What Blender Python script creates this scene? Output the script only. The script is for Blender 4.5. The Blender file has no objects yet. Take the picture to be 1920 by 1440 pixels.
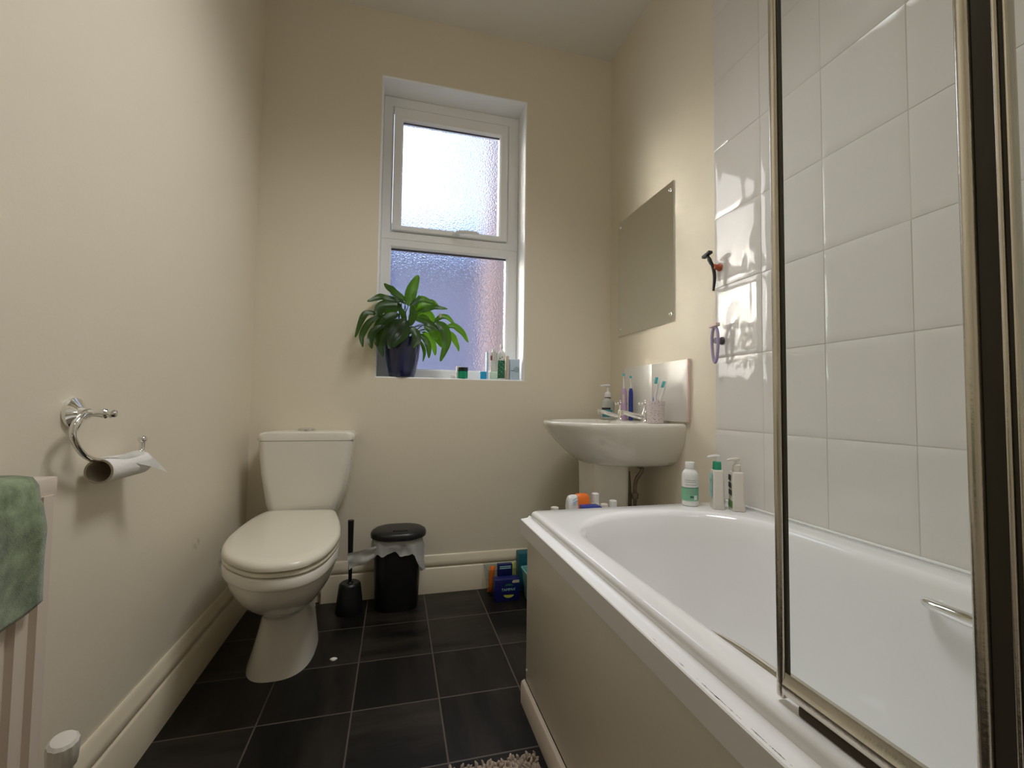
import bpy, bmesh, math, random
from mathutils import Vector, Matrix, noise
R = math.radians
random.seed(7)
scene = bpy.context.scene
COL = scene.collection

# ------------------------------------------------------------------ helpers: objects
def woff(o):
    v = Vector((0, 0, 0))
    while o is not None:
        v += Vector(o.location); o = o.parent
    return v

def finish(name, bm, mats, parent=None, loc=(0, 0, 0), smooth=35):
    """Link a bmesh (built in world coordinates) as ONE mesh object."""
    off = woff(parent) + Vector(loc)
    bmesh.ops.translate(bm, verts=bm.verts, vec=-off)
    bmesh.ops.recalc_face_normals(bm, faces=bm.faces)
    me = bpy.data.meshes.new(name)
    bm.to_mesh(me); bm.free()
    if not isinstance(mats, (list, tuple)):
        mats = [mats]
    for m in mats:
        me.materials.append(m)
    if smooth:
        me.shade_smooth()
        me.set_sharp_from_angle(angle=R(smooth))
    o = bpy.data.objects.new(name, me)
    COL.objects.link(o)
    o.location = loc
    o.parent = parent
    return o

def tag(o, label, cat, group=None, kind=None):
    o['label'] = label; o['category'] = cat
    if group: o['group'] = group
    if kind: o['kind'] = kind
    return o

def thing(name, label, cat, loc, group=None):
    o = bpy.data.objects.new(name, None)
    o.empty_display_size = .05
    COL.objects.link(o); o.location = loc
    return tag(o, label, cat, group)

def solo(name, bm, mats, loc, label, cat, group=None, kind=None, smooth=35):
    return tag(finish(name, bm, mats, None, loc, smooth), label, cat, group, kind)

def struct(name, bm, mats, smooth=35, parent=None):
    o = finish(name, bm, mats, parent, (0, 0, 0), smooth)
    if parent is None: o['kind'] = 'structure'
    return o

# ------------------------------------------------------------------ helpers: shapes
def BM(): return bmesh.new()

def box(bm, x0, x1, y0, y1, z0, z1, bev=0, seg=2, mi=0):
    vs = [bm.verts.new((x, y, z)) for z in (z0, z1) for y in (y0, y1) for x in (x0, x1)]
    fs = []
    for q in ((0, 2, 3, 1), (4, 5, 7, 6), (0, 1, 5, 4), (2, 6, 7, 3), (0, 4, 6, 2), (1, 3, 7, 5)):
        f = bm.faces.new([vs[i] for i in q]); f.material_index = mi; fs.append(f)
    if bev:
        es = list({e for f in fs for e in f.edges})
        r = bmesh.ops.bevel(bm, geom=es, offset=bev, segments=seg, profile=.5, affect='EDGES')
        for f in r['faces']: f.material_index = mi
    return vs

def obox(bm, c, hx, hy, hz, rot=None, bev=0, mi=0):
    b2 = bmesh.new(); box(b2, -hx, hx, -hy, hy, -hz, hz, bev, 2, mi)
    M = Matrix.Translation(c) @ (rot.to_4x4() if rot else Matrix.Identity(4))
    bmesh.ops.transform(b2, matrix=M, verts=b2.verts)
    join(bm, b2)

def join(bm, b2):
    m = bpy.data.meshes.new('tmp'); b2.to_mesh(m); b2.free()
    bm.from_mesh(m); bpy.data.meshes.remove(m)

def loft(bm, loops, cap0=True, cap1=True, closed=True, mi=0):
    rows = [[bm.verts.new(p) for p in lp] for lp in loops]
    n = len(rows[0])
    for a, b in zip(rows, rows[1:]):
        for i in range(n if closed else n - 1):
            j = (i + 1) % n
            f = bm.faces.new((a[i], a[j], b[j], b[i])); f.material_index = mi
    if cap0: bm.faces.new(rows[0][::-1]).material_index = mi
    if cap1: bm.faces.new(rows[-1]).material_index = mi
    return rows

def circ(c, r, n=32, u=(1, 0, 0), v=(0, 1, 0)):
    c, u, v = Vector(c), Vector(u), Vector(v)
    return [c + r * (math.cos(2 * math.pi * i / n) * u + math.sin(2 * math.pi * i / n) * v) for i in range(n)]

def frame_of(d):
    d = Vector(d).normalized()
    a = Vector((0, 0, 1)) if abs(d.z) < .9 else Vector((1, 0, 0))
    u = d.cross(a).normalized()
    return u, d.cross(u).normalized()

def lathe(bm, base, prof, axis=(0, 0, 1), n=32, cap0=True, cap1=True, mi=0, sx=1, sy=1):
    """prof: list of (radius, distance along axis)."""
    axis = Vector(axis).normalized(); base = Vector(base)
    if abs(axis.z) > .999: u, v = Vector((1, 0, 0)), Vector((0, 1, 0))
    else: u, v = frame_of(axis)
    lp = [circ(base + axis * h, max(r, 1e-5), n, u * sx, v * sy) for r, h in prof]
    return loft(bm, lp, cap0, cap1, True, mi)

def catmull(pts, sub=8, closed=False):
    P = [Vector(p) for p in pts]; n = len(P); out = []
    for i in range(n if closed else n - 1):
        if closed: a, b, c, d = P[(i - 1) % n], P[i], P[(i + 1) % n], P[(i + 2) % n]
        else: a, b, c, d = P[max(i - 1, 0)], P[i], P[i + 1], P[min(i + 2, n - 1)]
        for k in range(sub):
            t = k / sub
            out.append(.5 * ((2 * b) + (c - a) * t + (2 * a - 5 * b + 4 * c - d) * t * t + (3 * b - a - 3 * c + d) * t ** 3))
    if not closed: out.append(P[-1])
    return out

def tube(bm, pts, r, n=12, sub=8, mi=0, smoothpath=True):
    P = catmull(pts, sub) if smoothpath and len(pts) > 2 else [Vector(p) for p in pts]
    m = len(P); loops = []
    prev = None
    for i, p in enumerate(P):
        d = (P[min(i + 1, m - 1)] - P[max(i - 1, 0)]).normalized()
        if prev is None: u, v = frame_of(d)
        else:
            u = (prev - d * prev.dot(d)).normalized(); v = d.cross(u)
        prev = u
        if isinstance(r, (list, tuple)):
            f = i / (m - 1) * (len(r) - 1); k = min(int(f), len(r) - 2); rr = r[k] + (r[k + 1] - r[k]) * (f - k)
        else: rr = r
        loops.append(circ(p, rr, n, u, v))
    return loft(bm, loops, True, True, True, mi)

def ball(bm, c, r, n=16, sz=1, mi=0):
    lathe(bm, (c[0], c[1], c[2] - r * sz), [(r * math.sin(math.pi * i / n), r * sz * (1 - math.cos(math.pi * i / n))) for i in range(n + 1)], n=2 * n, mi=mi)

def rrect(cx, cy, hx, hy, r, z, nc=8, ns=6):
    """Rounded rectangle loop with a fixed point count."""
    r = min(r, hx - 1e-4, hy - 1e-4); out = []
    cs = [(cx + hx - r, cy + hy - r, 0), (cx - hx + r, cy + hy - r, 90), (cx - hx + r, cy - hy + r, 180), (cx + hx - r, cy - hy + r, 270)]
    for k, (ax, ay, a0) in enumerate(cs):
        for i in range(nc + 1):
            a = R(a0 + 90 * i / nc); out.append((ax + r * math.cos(a), ay + r * math.sin(a), z))
        bx, by, b0 = cs[(k + 1) % 4]; a = R(b0)
        q = (bx + r * math.cos(a), by + r * math.sin(a)); p = out[-1]
        for i in range(1, ns): out.append((p[0] + (q[0] - p[0]) * i / ns, p[1] + (q[1] - p[1]) * i / ns, z))
    return out

# ------------------------------------------------------------------ helpers: materials
def newmat(name):
    m = bpy.data.materials.new(name); m.use_nodes = True
    nt = m.node_tree; nt.nodes.clear()
    out = nt.nodes.new('ShaderNodeOutputMaterial')
    return m, nt, out

def N(nt, t, **kw):
    n = nt.nodes.new(t)
    for k, v in kw.items():
        if k in n.inputs: n.inputs[k].default_value = v
        else: setattr(n, k, v)
    return n

def plain(name, col, rough=.5, metal=0, var=.06, scale=9, bump=0, bscale=60, coat=0, sss=0, trans=0, ior=1.45, alpha=None, spec=.5):
    m, nt, out = newmat(name)
    p = N(nt, 'ShaderNodeBsdfPrincipled', Roughness=rough, Metallic=metal)
    p.inputs['IOR'].default_value = ior
    p.inputs['Specular IOR Level'].default_value = spec
    if coat: p.inputs['Coat Weight'].default_value = coat; p.inputs['Coat Roughness'].default_value = .05
    if trans: p.inputs['Transmission Weight'].default_value = trans
    tc = N(nt, 'ShaderNodeTexCoord')
    no = N(nt, 'ShaderNodeTexNoise', Scale=scale, Detail=4)
    nt.links.new(tc.outputs['Object'], no.inputs['Vector'])
    mix = N(nt, 'ShaderNodeMix'); mix.data_type = 'RGBA'
    mix.inputs[6].default_value = [c * (1 - var) for c in col] + [1]
    mix.inputs[7].default_value = [min(1, c * (1 + var)) for c in col] + [1]
    nt.links.new(no.outputs['Fac'], mix.inputs[0])
    nt.links.new(mix.outputs[2], p.inputs['Base Color'])
    if bump:
        nb = N(nt, 'ShaderNodeTexNoise', Scale=bscale, Detail=3)
        nt.links.new(tc.outputs['Object'], nb.inputs['Vector'])
        b = N(nt, 'ShaderNodeBump', Strength=bump, Distance=.002)
        nt.links.new(nb.outputs['Fac'], b.inputs['Height']); nt.links.new(b.outputs[0], p.inputs['Normal'])
    nt.links.new(p.outputs[0], out.inputs[0])
    return m

WALLC = (.75, .685, .55)
M = {}
M['far_paint'] = plain('warm white wall paint', WALLC, .55, var=.02, scale=2, bump=.15, bscale=90)
M['ceiling'] = plain('ceiling paint', (.74, .71, .65), .8, var=.02, scale=2)
M['reveal'] = plain('white reveal paint', (.86, .86, .85), .4, var=.02)
M['skirting'] = plain('cream gloss skirting', (.70, .63, .48), .3, var=.05, scale=14)
M['upvc'] = plain('white window plastic', (.86, .86, .85), .28, var=.01)
M['ceramic'] = plain('white glazed ceramic', (.78, .75, .67), .09, var=.012, coat=.4)
M['seat'] = plain('ivory seat plastic', (.74, .70, .58), .25, var=.02)
M['acrylic'] = plain('white bath acrylic', (.82, .815, .81), .1, var=.015, coat=.4)
M['chrome'] = plain('chrome', (.82, .82, .80), .08, 1, var=.03)
M['aged_chrome'] = plain('aged satin chrome', (.72, .68, .60), .22, 1, var=.12, scale=30, bump=.1, bscale=200)
M['black'] = plain('black plastic', (.012, .012, .012), .35, var=.1)
M['rubber'] = plain('dark rubber', (.045, .040, .028), .6, var=.2)
M['grime'] = plain('black mould on seal', (.05, .035, .02), .7, var=.5, scale=80)
M['grey_plastic'] = plain('dark grey plastic', (.10, .09, .11), .4)
M['panel'] = plain('painted bath panel', (.62, .57, .47), .35, var=.02)
M['cream'] = plain('cream radiator enamel', (.70, .61, .52), .35, var=.02)
M['white'] = plain('white plastic', (.78, .78, .76), .3, var=.02)
M['offwhite'] = plain('off white plastic', (.72, .69, .62), .35, var=.02)
M['grout'] = plain('grey grout', (.60, .57, .52), .8, var=.1)
M['splash'] = plain('satin splash tile', (.72, .70, .65), .28, var=.012, scale=3)
M['tile'] = plain('white glazed tile', (.72, .70, .66), .05, var=.012, scale=3, bump=.0)
M['cardboard'] = plain('grey cardboard', (.42, .36, .28), .9, var=.1)
M['paper'] = plain('white tissue', (.80, .78, .74), .9, var=.03, bump=.3, bscale=150)
M['navy_pot'] = plain('navy glazed pot', (.010, .017, .075), .14, var=.25, scale=14, coat=.5)
M['soil'] = plain('soil', (.03, .02, .012), .95, var=.4, scale=60)
M['lilac'] = plain('lilac plastic', (.50, .34, .52), .35, var=.03)
M['lilac_dark'] = plain('purple plastic', (.38, .32, .50), .35, var=.03)
M['pinkish'] = plain('pale pink plastic', (.75, .60, .55), .4, var=.03)
M['blue'] = plain('deep blue plastic', (.02, .04, .26), .35, var=.03)
M['navy_card'] = plain('navy carton', (.008, .012, .11), .4, var=.05)
M['orange'] = plain('orange plastic', (.85, .18, .02), .35, var=.03)
M['rust'] = plain('burnt orange plastic', (.42, .09, .03), .4, var=.05)
M['teal_card'] = plain('teal carton', (.01, .12, .16), .45, var=.08)
M['aqua'] = plain('aqua plastic', (.20, .48, .46), .35, var=.04)
M['lime'] = plain('lime packet', (.50, .52, .06), .4, var=.08)
M['green_lbl'] = plain('pale green label', (.22, .52, .33), .45, var=.05)
M['green_cap'] = plain('mid green plastic', (.03, .36, .20), .35, var=.04)
M['leafgreen'] = plain('leaf green print', (.08, .28, .05), .45, var=.08)
M['darkgreen'] = plain('dark green print', (.03, .16, .08), .4, var=.1)
M['teal_lbl'] = plain('teal label print', (.05, .30, .36), .45, var=.05)
M['aqua_lbl'] = plain('pale aqua print', (.40, .68, .66), .45, var=.1, scale=40)
M['ink'] = plain('dark ink', (.03, .035, .04), .5, var=.05)
M['greyink'] = plain('grey ink', (.28, .32, .30), .5, var=.05)
M['cyan'] = plain('bright blue cap', (.02, .42, .80), .3, var=.03)
M['paleblue'] = plain('pale blue carton', (.52, .66, .80), .45, var=.03)
M['beige'] = plain('beige tube', (.62, .54, .42), .4, var=.03)
M['maroon'] = plain('dark red cap', (.12, .01, .015), .4)
M['hotpink'] = plain('hot pink plastic', (.80, .06, .22), .35)
M['brush_blue'] = plain('bright blue plastic', (.03, .16, .60), .35)
M['bristle'] = plain('turquoise bristles', (.10, .48, .50), .6, var=.2, scale=90)
M['crumb'] = plain('white fleck', (.75, .72, .65), .8)
M['putty'] = plain('bare filler', (.22, .14, .08), .9, var=.4, scale=40)
M['copper'] = plain('dull pipe', (.22, .18, .14), .4, .6, var=.2, scale=30)
M['outside_wall'] = plain('shaded grey render outside', (0.360, 0.310, 0.310), .9, var=.08, scale=1.5)
M['outside_brick'] = plain('orange brick outside', (.32, .20, .16), .9, var=.15, scale=3)
M['outside_roof'] = plain('dark gutter outside', (.05, .05, .07), .8, var=.1)
M['outside_slate'] = plain('slate roof outside', (.30, .32, .36), .6, var=.1)
M['outside_ground'] = plain('yard concrete', (.30, .29, .27), .9)

def mat_left_wall():
    m = plain('left wall paint', WALLC, .5, var=.02, scale=2, bump=.15, bscale=90)
    nt = m.node_tree
    p = next(n for n in nt.nodes if n.type == 'BSDF_PRINCIPLED'); src = p.inputs['Base Color'].links[0].from_socket
    geo = N(nt, 'ShaderNodeNewGeometry')
    def spot(c, r):
        d = N(nt, 'ShaderNodeVectorMath', operation='DISTANCE'); d.inputs[1].default_value = c
        nt.links.new(geo.outputs['Position'], d.inputs[0])
        mr = N(nt, 'ShaderNodeMapRange'); mr.inputs[1].default_value = 0; mr.inputs[2].default_value = r
        mr.inputs[3].default_value = .16; mr.inputs[4].default_value = -.3
        nt.links.new(d.outputs['Value'], mr.inputs[0]); return mr.outputs[0]
    no = N(nt, 'ShaderNodeTexNoise', Scale=26, Detail=6, Roughness=.7)
    nt.links.new(geo.outputs['Position'], no.inputs['Vector'])
    tot = None
    for c, r in (((-.612, 1.90, .30), .22), ((-.612, 1.66, .42), .13)):
        a = N(nt, 'ShaderNodeMath', operation='ADD'); nt.links.new(spot(c, r), a.inputs[0]); nt.links.new(no.outputs['Fac'], a.inputs[1])
        s = N(nt, 'ShaderNodeMapRange'); s.inputs[1].default_value = .60; s.inputs[2].default_value = .74; s.inputs[3].default_value = 0; s.inputs[4].default_value = .55
        nt.links.new(a.outputs[0], s.inputs[0])
        if tot is None: tot = s.outputs[0]
        else:
            mx = N(nt, 'ShaderNodeMath', operation='MAXIMUM'); nt.links.new(tot, mx.inputs[0]); nt.links.new(s.outputs[0], mx.inputs[1]); tot = mx.outputs[0]
    mix = N(nt, 'ShaderNodeMix'); mix.data_type = 'RGBA'; mix.inputs[7].default_value = (.20, .14, .08, 1)
    nt.links.new(tot, mix.inputs[0]); nt.links.new(src, mix.inputs[6]); nt.links.new(mix.outputs[2], p.inputs['Base Color'])
    return m
M['left_paint'] = mat_left_wall()

FS, FOX, FOY = .249, -.1025, 1.884
def mat_floor():
    m, nt, out = newmat('dark vinyl floor tiles')
    p = N(nt, 'ShaderNodeBsdfPrincipled', Roughness=.42); p.inputs['Specular IOR Level'].default_value = .28
    geo = N(nt, 'ShaderNodeNewGeometry')
    sub = N(nt, 'ShaderNodeVectorMath', operation='SUBTRACT'); sub.inputs[1].default_value = (FOX, FOY, 0)
    nt.links.new(geo.outputs['Position'], sub.inputs[0])
    sc = N(nt, 'ShaderNodeVectorMath', operation='SCALE'); sc.inputs['Scale'].default_value = 1 / FS
    nt.links.new(sub.outputs[0], sc.inputs[0])
    fl = N(nt, 'ShaderNodeVectorMath', operation='FLOOR'); nt.links.new(sc.outputs[0], fl.inputs[0])
    fr = N(nt, 'ShaderNodeVectorMath', operation='FRACTION'); nt.links.new(sc.outputs[0], fr.inputs[0])
    s2 = N(nt, 'ShaderNodeSeparateXYZ'); nt.links.new(fr.outputs[0], s2.inputs[0])
    def edge(o):
        a = N(nt, 'ShaderNodeMath', operation='SUBTRACT'); a.inputs[1].default_value = .5; nt.links.new(o, a.inputs[0])
        b = N(nt, 'ShaderNodeMath', operation='ABSOLUTE'); nt.links.new(a.outputs[0], b.inputs[0]); return b.outputs[0]
    mx = N(nt, 'ShaderNodeMath', operation='MAXIMUM')
    nt.links.new(edge(s2.outputs[0]), mx.inputs[0]); nt.links.new(edge(s2.outputs[1]), mx.inputs[1])
    line = N(nt, 'ShaderNodeMapRange'); line.inputs[1].default_value = .489; line.inputs[2].default_value = .493
    nt.links.new(mx.outputs[0], line.inputs[0])
    wn = N(nt, 'ShaderNodeTexWhiteNoise'); wn.noise_dimensions = '2D'; nt.links.new(fl.outputs[0], wn.inputs['Vector'])
    # streaky stone print inside each tile, its direction alternating
    off = N(nt, 'ShaderNodeVectorMath', operation='ADD'); nt.links.new(sc.outputs[0], off.inputs[0])
    w10 = N(nt, 'ShaderNodeVectorMath', operation='SCALE'); w10.inputs['Scale'].default_value = 40; nt.links.new(wn.outputs['Color'], w10.inputs[0])
    nt.links.new(w10.outputs[0], off.inputs[1])
    def streak(s):
        mu = N(nt, 'ShaderNodeVectorMath', operation='MULTIPLY'); mu.inputs[1].default_value = s; nt.links.new(off.outputs[0], mu.inputs[0])
        no = N(nt, 'ShaderNodeTexNoise', Scale=2.2, Detail=6, Roughness=.62); nt.links.new(mu.outputs[0], no.inputs['Vector']); return no.outputs['Fac']
    gt = N(nt, 'ShaderNodeMath', operation='GREATER_THAN'); gt.inputs[1].default_value = .5; nt.links.new(wn.outputs['Value'], gt.inputs[0])
    mf = N(nt, 'ShaderNodeMix'); nt.links.new(gt.outputs[0], mf.inputs[0]); nt.links.new(streak((1, .25, 1)), mf.inputs[2]); nt.links.new(streak((.25, 1, 1)), mf.inputs[3])
    ramp = N(nt, 'ShaderNodeValToRGB'); e = ramp.color_ramp.elements
    e[0].position = .38; e[0].color = (.0015, .0015, .001, 1); e[1].position = .72; e[1].color = (.030, .023, .018, 1)
    nt.links.new(mf.outputs[0], ramp.inputs[0])
    hs = N(nt, 'ShaderNodeMapRange'); hs.inputs[3].default_value = .5; hs.inputs[4].default_value = 1.5; nt.links.new(wn.outputs['Value'], hs.inputs[0])
    tv = N(nt, 'ShaderNodeVectorMath', operation='SCALE'); nt.links.new(ramp.outputs[0], tv.inputs[0]); nt.links.new(hs.outputs[0], tv.inputs['Scale'])
    mix = N(nt, 'ShaderNodeMix'); mix.data_type = 'RGBA'; mix.inputs[7].default_value = (.085, .068, .055, 1)
    nt.links.new(line.outputs[0], mix.inputs[0]); nt.links.new(tv.outputs[0], mix.inputs[6]); nt.links.new(mix.outputs[2], p.inputs['Base Color'])
    b = N(nt, 'ShaderNodeBump', Strength=.4, Distance=.001); b.invert = True
    nt.links.new(line.outputs[0], b.inputs['Height']); nt.links.new(b.outputs[0], p.inputs['Normal'])
    nt.links.new(p.outputs[0], out.inputs[0]); return m
M['floor'] = mat_floor()

def mat_frost():
    m, nt, out = newmat('frosted stippled glass')
    g = N(nt, 'ShaderNodeBsdfGlass', Roughness=FROST, IOR=1.45); g.inputs['Color'].default_value = (.95, .97, 1, 1)
    tr = N(nt, 'ShaderNodeBsdfTranslucent'); tr.inputs['Color'].default_value = (.9, .93, 1, 1)
    geo = N(nt, 'ShaderNodeNewGeometry')
    no = N(nt, 'ShaderNodeTexVoronoi', Scale=150); no.feature = 'SMOOTH_F1'
    nt.links.new(geo.outputs['Position'], no.inputs['Vector'])
    b = N(nt, 'ShaderNodeBump', Strength=.6, Distance=.002); nt.links.new(no.outputs['Distance'], b.inputs['Height'])
    nt.links.new(b.outputs[0], g.inputs['Normal'])
    mx = N(nt, 'ShaderNodeMixShader'); mx.inputs[0].default_value = FROST_DIFFUSE
    nt.links.new(g.outputs[0], mx.inputs[1]); nt.links.new(tr.outputs[0], mx.inputs[2])
    nt.links.new(mx.outputs[0], out.inputs[0]); return m
FROST, FROST_DIFFUSE = 0.22, 0.025
M['frost'] = mat_frost()

def mat_clear(name, tint, refl_ior=1.45, rough=.02):
    m, nt, out = newmat(name)
    t = N(nt, 'ShaderNodeBsdfTransparent'); t.inputs['Color'].default_value = (*tint, 1)
    g = N(nt, 'ShaderNodeBsdfGlossy', Roughness=rough)
    f = N(nt, 'ShaderNodeFresnel', IOR=refl_ior)
    geo = N(nt, 'ShaderNodeNewGeometry'); inv = N(nt, 'ShaderNodeMath', operation='SUBTRACT'); inv.inputs[0].default_value = 1; nt.links.new(geo.outputs['Backfacing'], inv.inputs[1])
    fm = N(nt, 'ShaderNodeMath', operation='MULTIPLY'); nt.links.new(f.outputs[0], fm.inputs[0]); nt.links.new(inv.outputs[0], fm.inputs[1])
    mx = N(nt, 'ShaderNodeMixShader'); nt.links.new(fm.outputs[0], mx.inputs[0]); nt.links.new(t.outputs[0], mx.inputs[1]); nt.links.new(g.outputs[0], mx.inputs[2])
    nt.links.new(mx.outputs[0], out.inputs[0]); return m
M['screen_glass'] = mat_clear('clear screen glass', (.965, .98, .972), 1.3)
M['clear_plastic'] = mat_clear('clear tub plastic', (.86, .90, .90), 1.4, .1)
M['bottle_clear'] = mat_clear('clear bottle plastic', (.78, .86, .76), 1.45, .05)
M['jar_green'] = plain('green glass', (.01, .42, .20), .08, var=.05, trans=.55)

def mat_thin(name, col, tcol, mixv=.5, rough=.4, alpha=0):
    m, nt, out = newmat(name)
    p = N(nt, 'ShaderNodeBsdfPrincipled', Roughness=rough)
    tc = N(nt, 'ShaderNodeTexCoord'); no = N(nt, 'ShaderNodeTexNoise', Scale=22, Detail=3); nt.links.new(tc.outputs['Object'], no.inputs['Vector'])
    mc = N(nt, 'ShaderNodeMix'); mc.data_type = 'RGBA'; mc.inputs[6].default_value = [c * .7 for c in col] + [1]; mc.inputs[7].default_value = [min(1, c * 1.3) for c in col] + [1]
    nt.links.new(no.outputs['Fac'], mc.inputs[0]); nt.links.new(mc.outputs[2], p.inputs['Base Color'])
    t = N(nt, 'ShaderNodeBsdfTranslucent'); t.inputs['Color'].default_value = (*tcol, 1)
    mx = N(nt, 'ShaderNodeMixShader'); mx.inputs[0].default_value = mixv
    nt.links.new(p.outputs[0], mx.inputs[1]); nt.links.new(t.outputs[0], mx.inputs[2])
    last = mx.outputs[0]
    if alpha:
        tp = N(nt, 'ShaderNodeBsdfTransparent'); m2 = N(nt, 'ShaderNodeMixShader'); m2.inputs[0].default_value = alpha
        nt.links.new(last, m2.inputs[1]); nt.links.new(tp.outputs[0], m2.inputs[2]); last = m2.outputs[0]
    nt.links.new(last, out.inputs[0]); return m
M['leaf'] = mat_thin('glossy leaf', (.010, .028, .007), (.17, .42, .012), .32, .36)
M['stem'] = mat_thin('leaf stalk', (.06, .13, .03), (.2, .4, .05), .2, .5)
M['spathe'] = mat_thin('white flower', (.75, .72, .60), (.7, .7, .5), .4, .5)
M['liner'] = mat_thin('thin white bag', (.72, .72, .70), (.75, .75, .72), .35, .3, .06)

def mat_towel():
    m, nt, out = newmat('sage crushed towel')
    p = N(nt, 'ShaderNodeBsdfPrincipled', Roughness=.95); p.inputs['Sheen Weight'].default_value = .4
    tc = N(nt, 'ShaderNodeTexCoord')
    no = N(nt, 'ShaderNodeTexNoise', Scale=24, Detail=5, Roughness=.65); nt.links.new(tc.outputs['Object'], no.inputs['Vector'])
    ramp = N(nt, 'ShaderNodeValToRGB'); e = ramp.color_ramp.elements
    e[0].position = .36; e[0].color = (.085, .125, .055, 1); e[1].position = .64; e[1].color = (.27, .35, .20, 1)
    nt.links.new(no.outputs['Fac'], ramp.inputs[0]); nt.links.new(ramp.outputs[0], p.inputs['Base Color'])
    nb = N(nt, 'ShaderNodeTexNoise', Scale=500, Detail=2); nt.links.new(tc.outputs['Object'], nb.inputs['Vector'])
    b = N(nt, 'ShaderNodeBump', Strength=.5, Distance=.002); nt.links.new(nb.outputs['Fac'], b.inputs['Height']); nt.links.new(b.outputs[0], p.inputs['Normal'])
    nt.links.new(p.outputs[0], out.inputs[0]); return m
M['towel'] = mat_towel()
M['mat_pile'] = plain('beige shaggy pile', (.34, .27, .21), .95, var=.35, scale=40)
M['speckle'] = plain('speckled cup', (.72, .65, .66), .4, var=.05)
def mat_cup():
    m = M['speckle']; nt = m.node_tree
    p = next(n for n in nt.nodes if n.type == 'BSDF_PRINCIPLED'); src = p.inputs['Base Color'].links[0].from_socket
    tc = N(nt, 'ShaderNodeTexCoord'); v = N(nt, 'ShaderNodeTexVoronoi', Scale=150); nt.links.new(tc.outputs['Object'], v.inputs['Vector'])
    lt = N(nt, 'ShaderNodeMath', operation='LESS_THAN'); lt.inputs[1].default_value = .22; nt.links.new(v.outputs['Distance'], lt.inputs[0])
    mix = N(nt, 'ShaderNodeMix'); mix.data_type = 'RGBA'; mix.inputs[7].default_value = (.10, .06, .08, 1)
    nt.links.new(lt.outputs[0], mix.inputs[0]); nt.links.new(src, mix.inputs[6]); nt.links.new(mix.outputs[2], p.inputs['Base Color'])
mat_cup()
def mat_ledge():
    m = plain('chipped white ledge', (.85, .845, .84), .25, var=.015); nt = m.node_tree
    p = next(n for n in nt.nodes if n.type == 'BSDF_PRINCIPLED'); src = p.inputs['Base Color'].links[0].from_socket
    geo = N(nt, 'ShaderNodeNewGeometry'); mp = N(nt, 'ShaderNodeMapping'); mp.inputs['Scale'].default_value = (160, 34, 40)
    nt.links.new(geo.outputs['Position'], mp.inputs[0])
    no = N(nt, 'ShaderNodeTexNoise', Scale=1, Detail=5, Roughness=.6); nt.links.new(mp.outputs[0], no.inputs['Vector'])
    sx = N(nt, 'ShaderNodeSeparateXYZ'); nt.links.new(geo.outputs['Position'], sx.inputs[0])
    def band(sock, c, w, amp):
        a = N(nt, 'ShaderNodeMath', operation='SUBTRACT'); a.inputs[1].default_value = c; nt.links.new(sock, a.inputs[0])
        b = N(nt, 'ShaderNodeMath', operation='ABSOLUTE'); nt.links.new(a.outputs[0], b.inputs[0])
        r = N(nt, 'ShaderNodeMapRange'); r.inputs[1].default_value = 0; r.inputs[2].default_value = w; r.inputs[3].default_value = amp; r.inputs[4].default_value = -.5
        nt.links.new(b.outputs[0], r.inputs[0]); return r.outputs[0]
    a1 = N(nt, 'ShaderNodeMath', operation='ADD'); nt.links.new(no.outputs['Fac'], a1.inputs[0]); nt.links.new(band(sx.outputs[0], .3805, .004, .12), a1.inputs[1])
    a2 = N(nt, 'ShaderNodeMath', operation='ADD'); nt.links.new(a1.outputs[0], a2.inputs[0]); nt.links.new(band(sx.outputs[1], .45, .9, .10), a2.inputs[1])
    gt = N(nt, 'ShaderNodeMath', operation='GREATER_THAN'); gt.inputs[1].default_value = .685; nt.links.new(a2.outputs[0], gt.inputs[0])
    mix = N(nt, 'ShaderNodeMix'); mix.data_type = 'RGBA'; mix.inputs[7].default_value = (.05, .04, .05, 1)
    nt.links.new(gt.outputs[0], mix.inputs[0]); nt.links.new(src, mix.inputs[6]); nt.links.new(mix.outputs[2], p.inputs['Base Color'])
    return m
M['ledge'] = mat_ledge()

def text_obj(s, size, loc, rot, mat, parent, name='lettering', ext=.0003, align='CENTER'):
    c = bpy.data.curves.new(name, 'FONT'); c.body = s; c.size = size; c.extrude = ext; c.align_x = align; c.align_y = 'CENTER'
    tmp = bpy.data.objects.new('tmp', c); COL.objects.link(tmp)
    me = bpy.data.meshes.new_from_object(tmp.evaluated_get(bpy.context.evaluated_depsgraph_get())); bpy.data.objects.remove(tmp)
    me.name = name; me.materials.clear(); me.materials.append(mat)
    o = bpy.data.objects.new(name, me); COL.objects.link(o)
    o.location = Vector(loc) - woff(parent); o.rotation_euler = rot; o.parent = parent
    return o
SUN_E, SKY_E, FILL_E, EXPO = 3.7, 3.5, 114.0, 0.06
# ================================================================== SETTING
XL, XR, YF, YB, ZC = -.612, 1.104, 2.155, -.55, 2.777
WX0, WX1, WZ0, WZ1 = -.093, .618, 1.010, 2.452
bm = BM(); box(bm, XL - .12, XR + .12, YB - .12, YF + .3, -.1, 0); struct('floor', bm, M['floor'], 0)
bm = BM(); box(bm, XL - .12, XR + .12, YB - .12, YF + .3, ZC, ZC + .1); struct('ceiling', bm, M['ceiling'], 0)
bm = BM(); box(bm, XL - .12, XL, YB, YF, 0, ZC); struct('wall_left', bm, M['left_paint'], 0)
bm = BM(); box(bm, XR, XR + .12, YB, YF, 0, ZC); struct('wall_right', bm, M['far_paint'], 0)
bm = BM(); box(bm, XL - .12, XR + .12, YB - .12, YB, 0, ZC); struct('wall_near', bm, M['far_paint'], 0)
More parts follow.
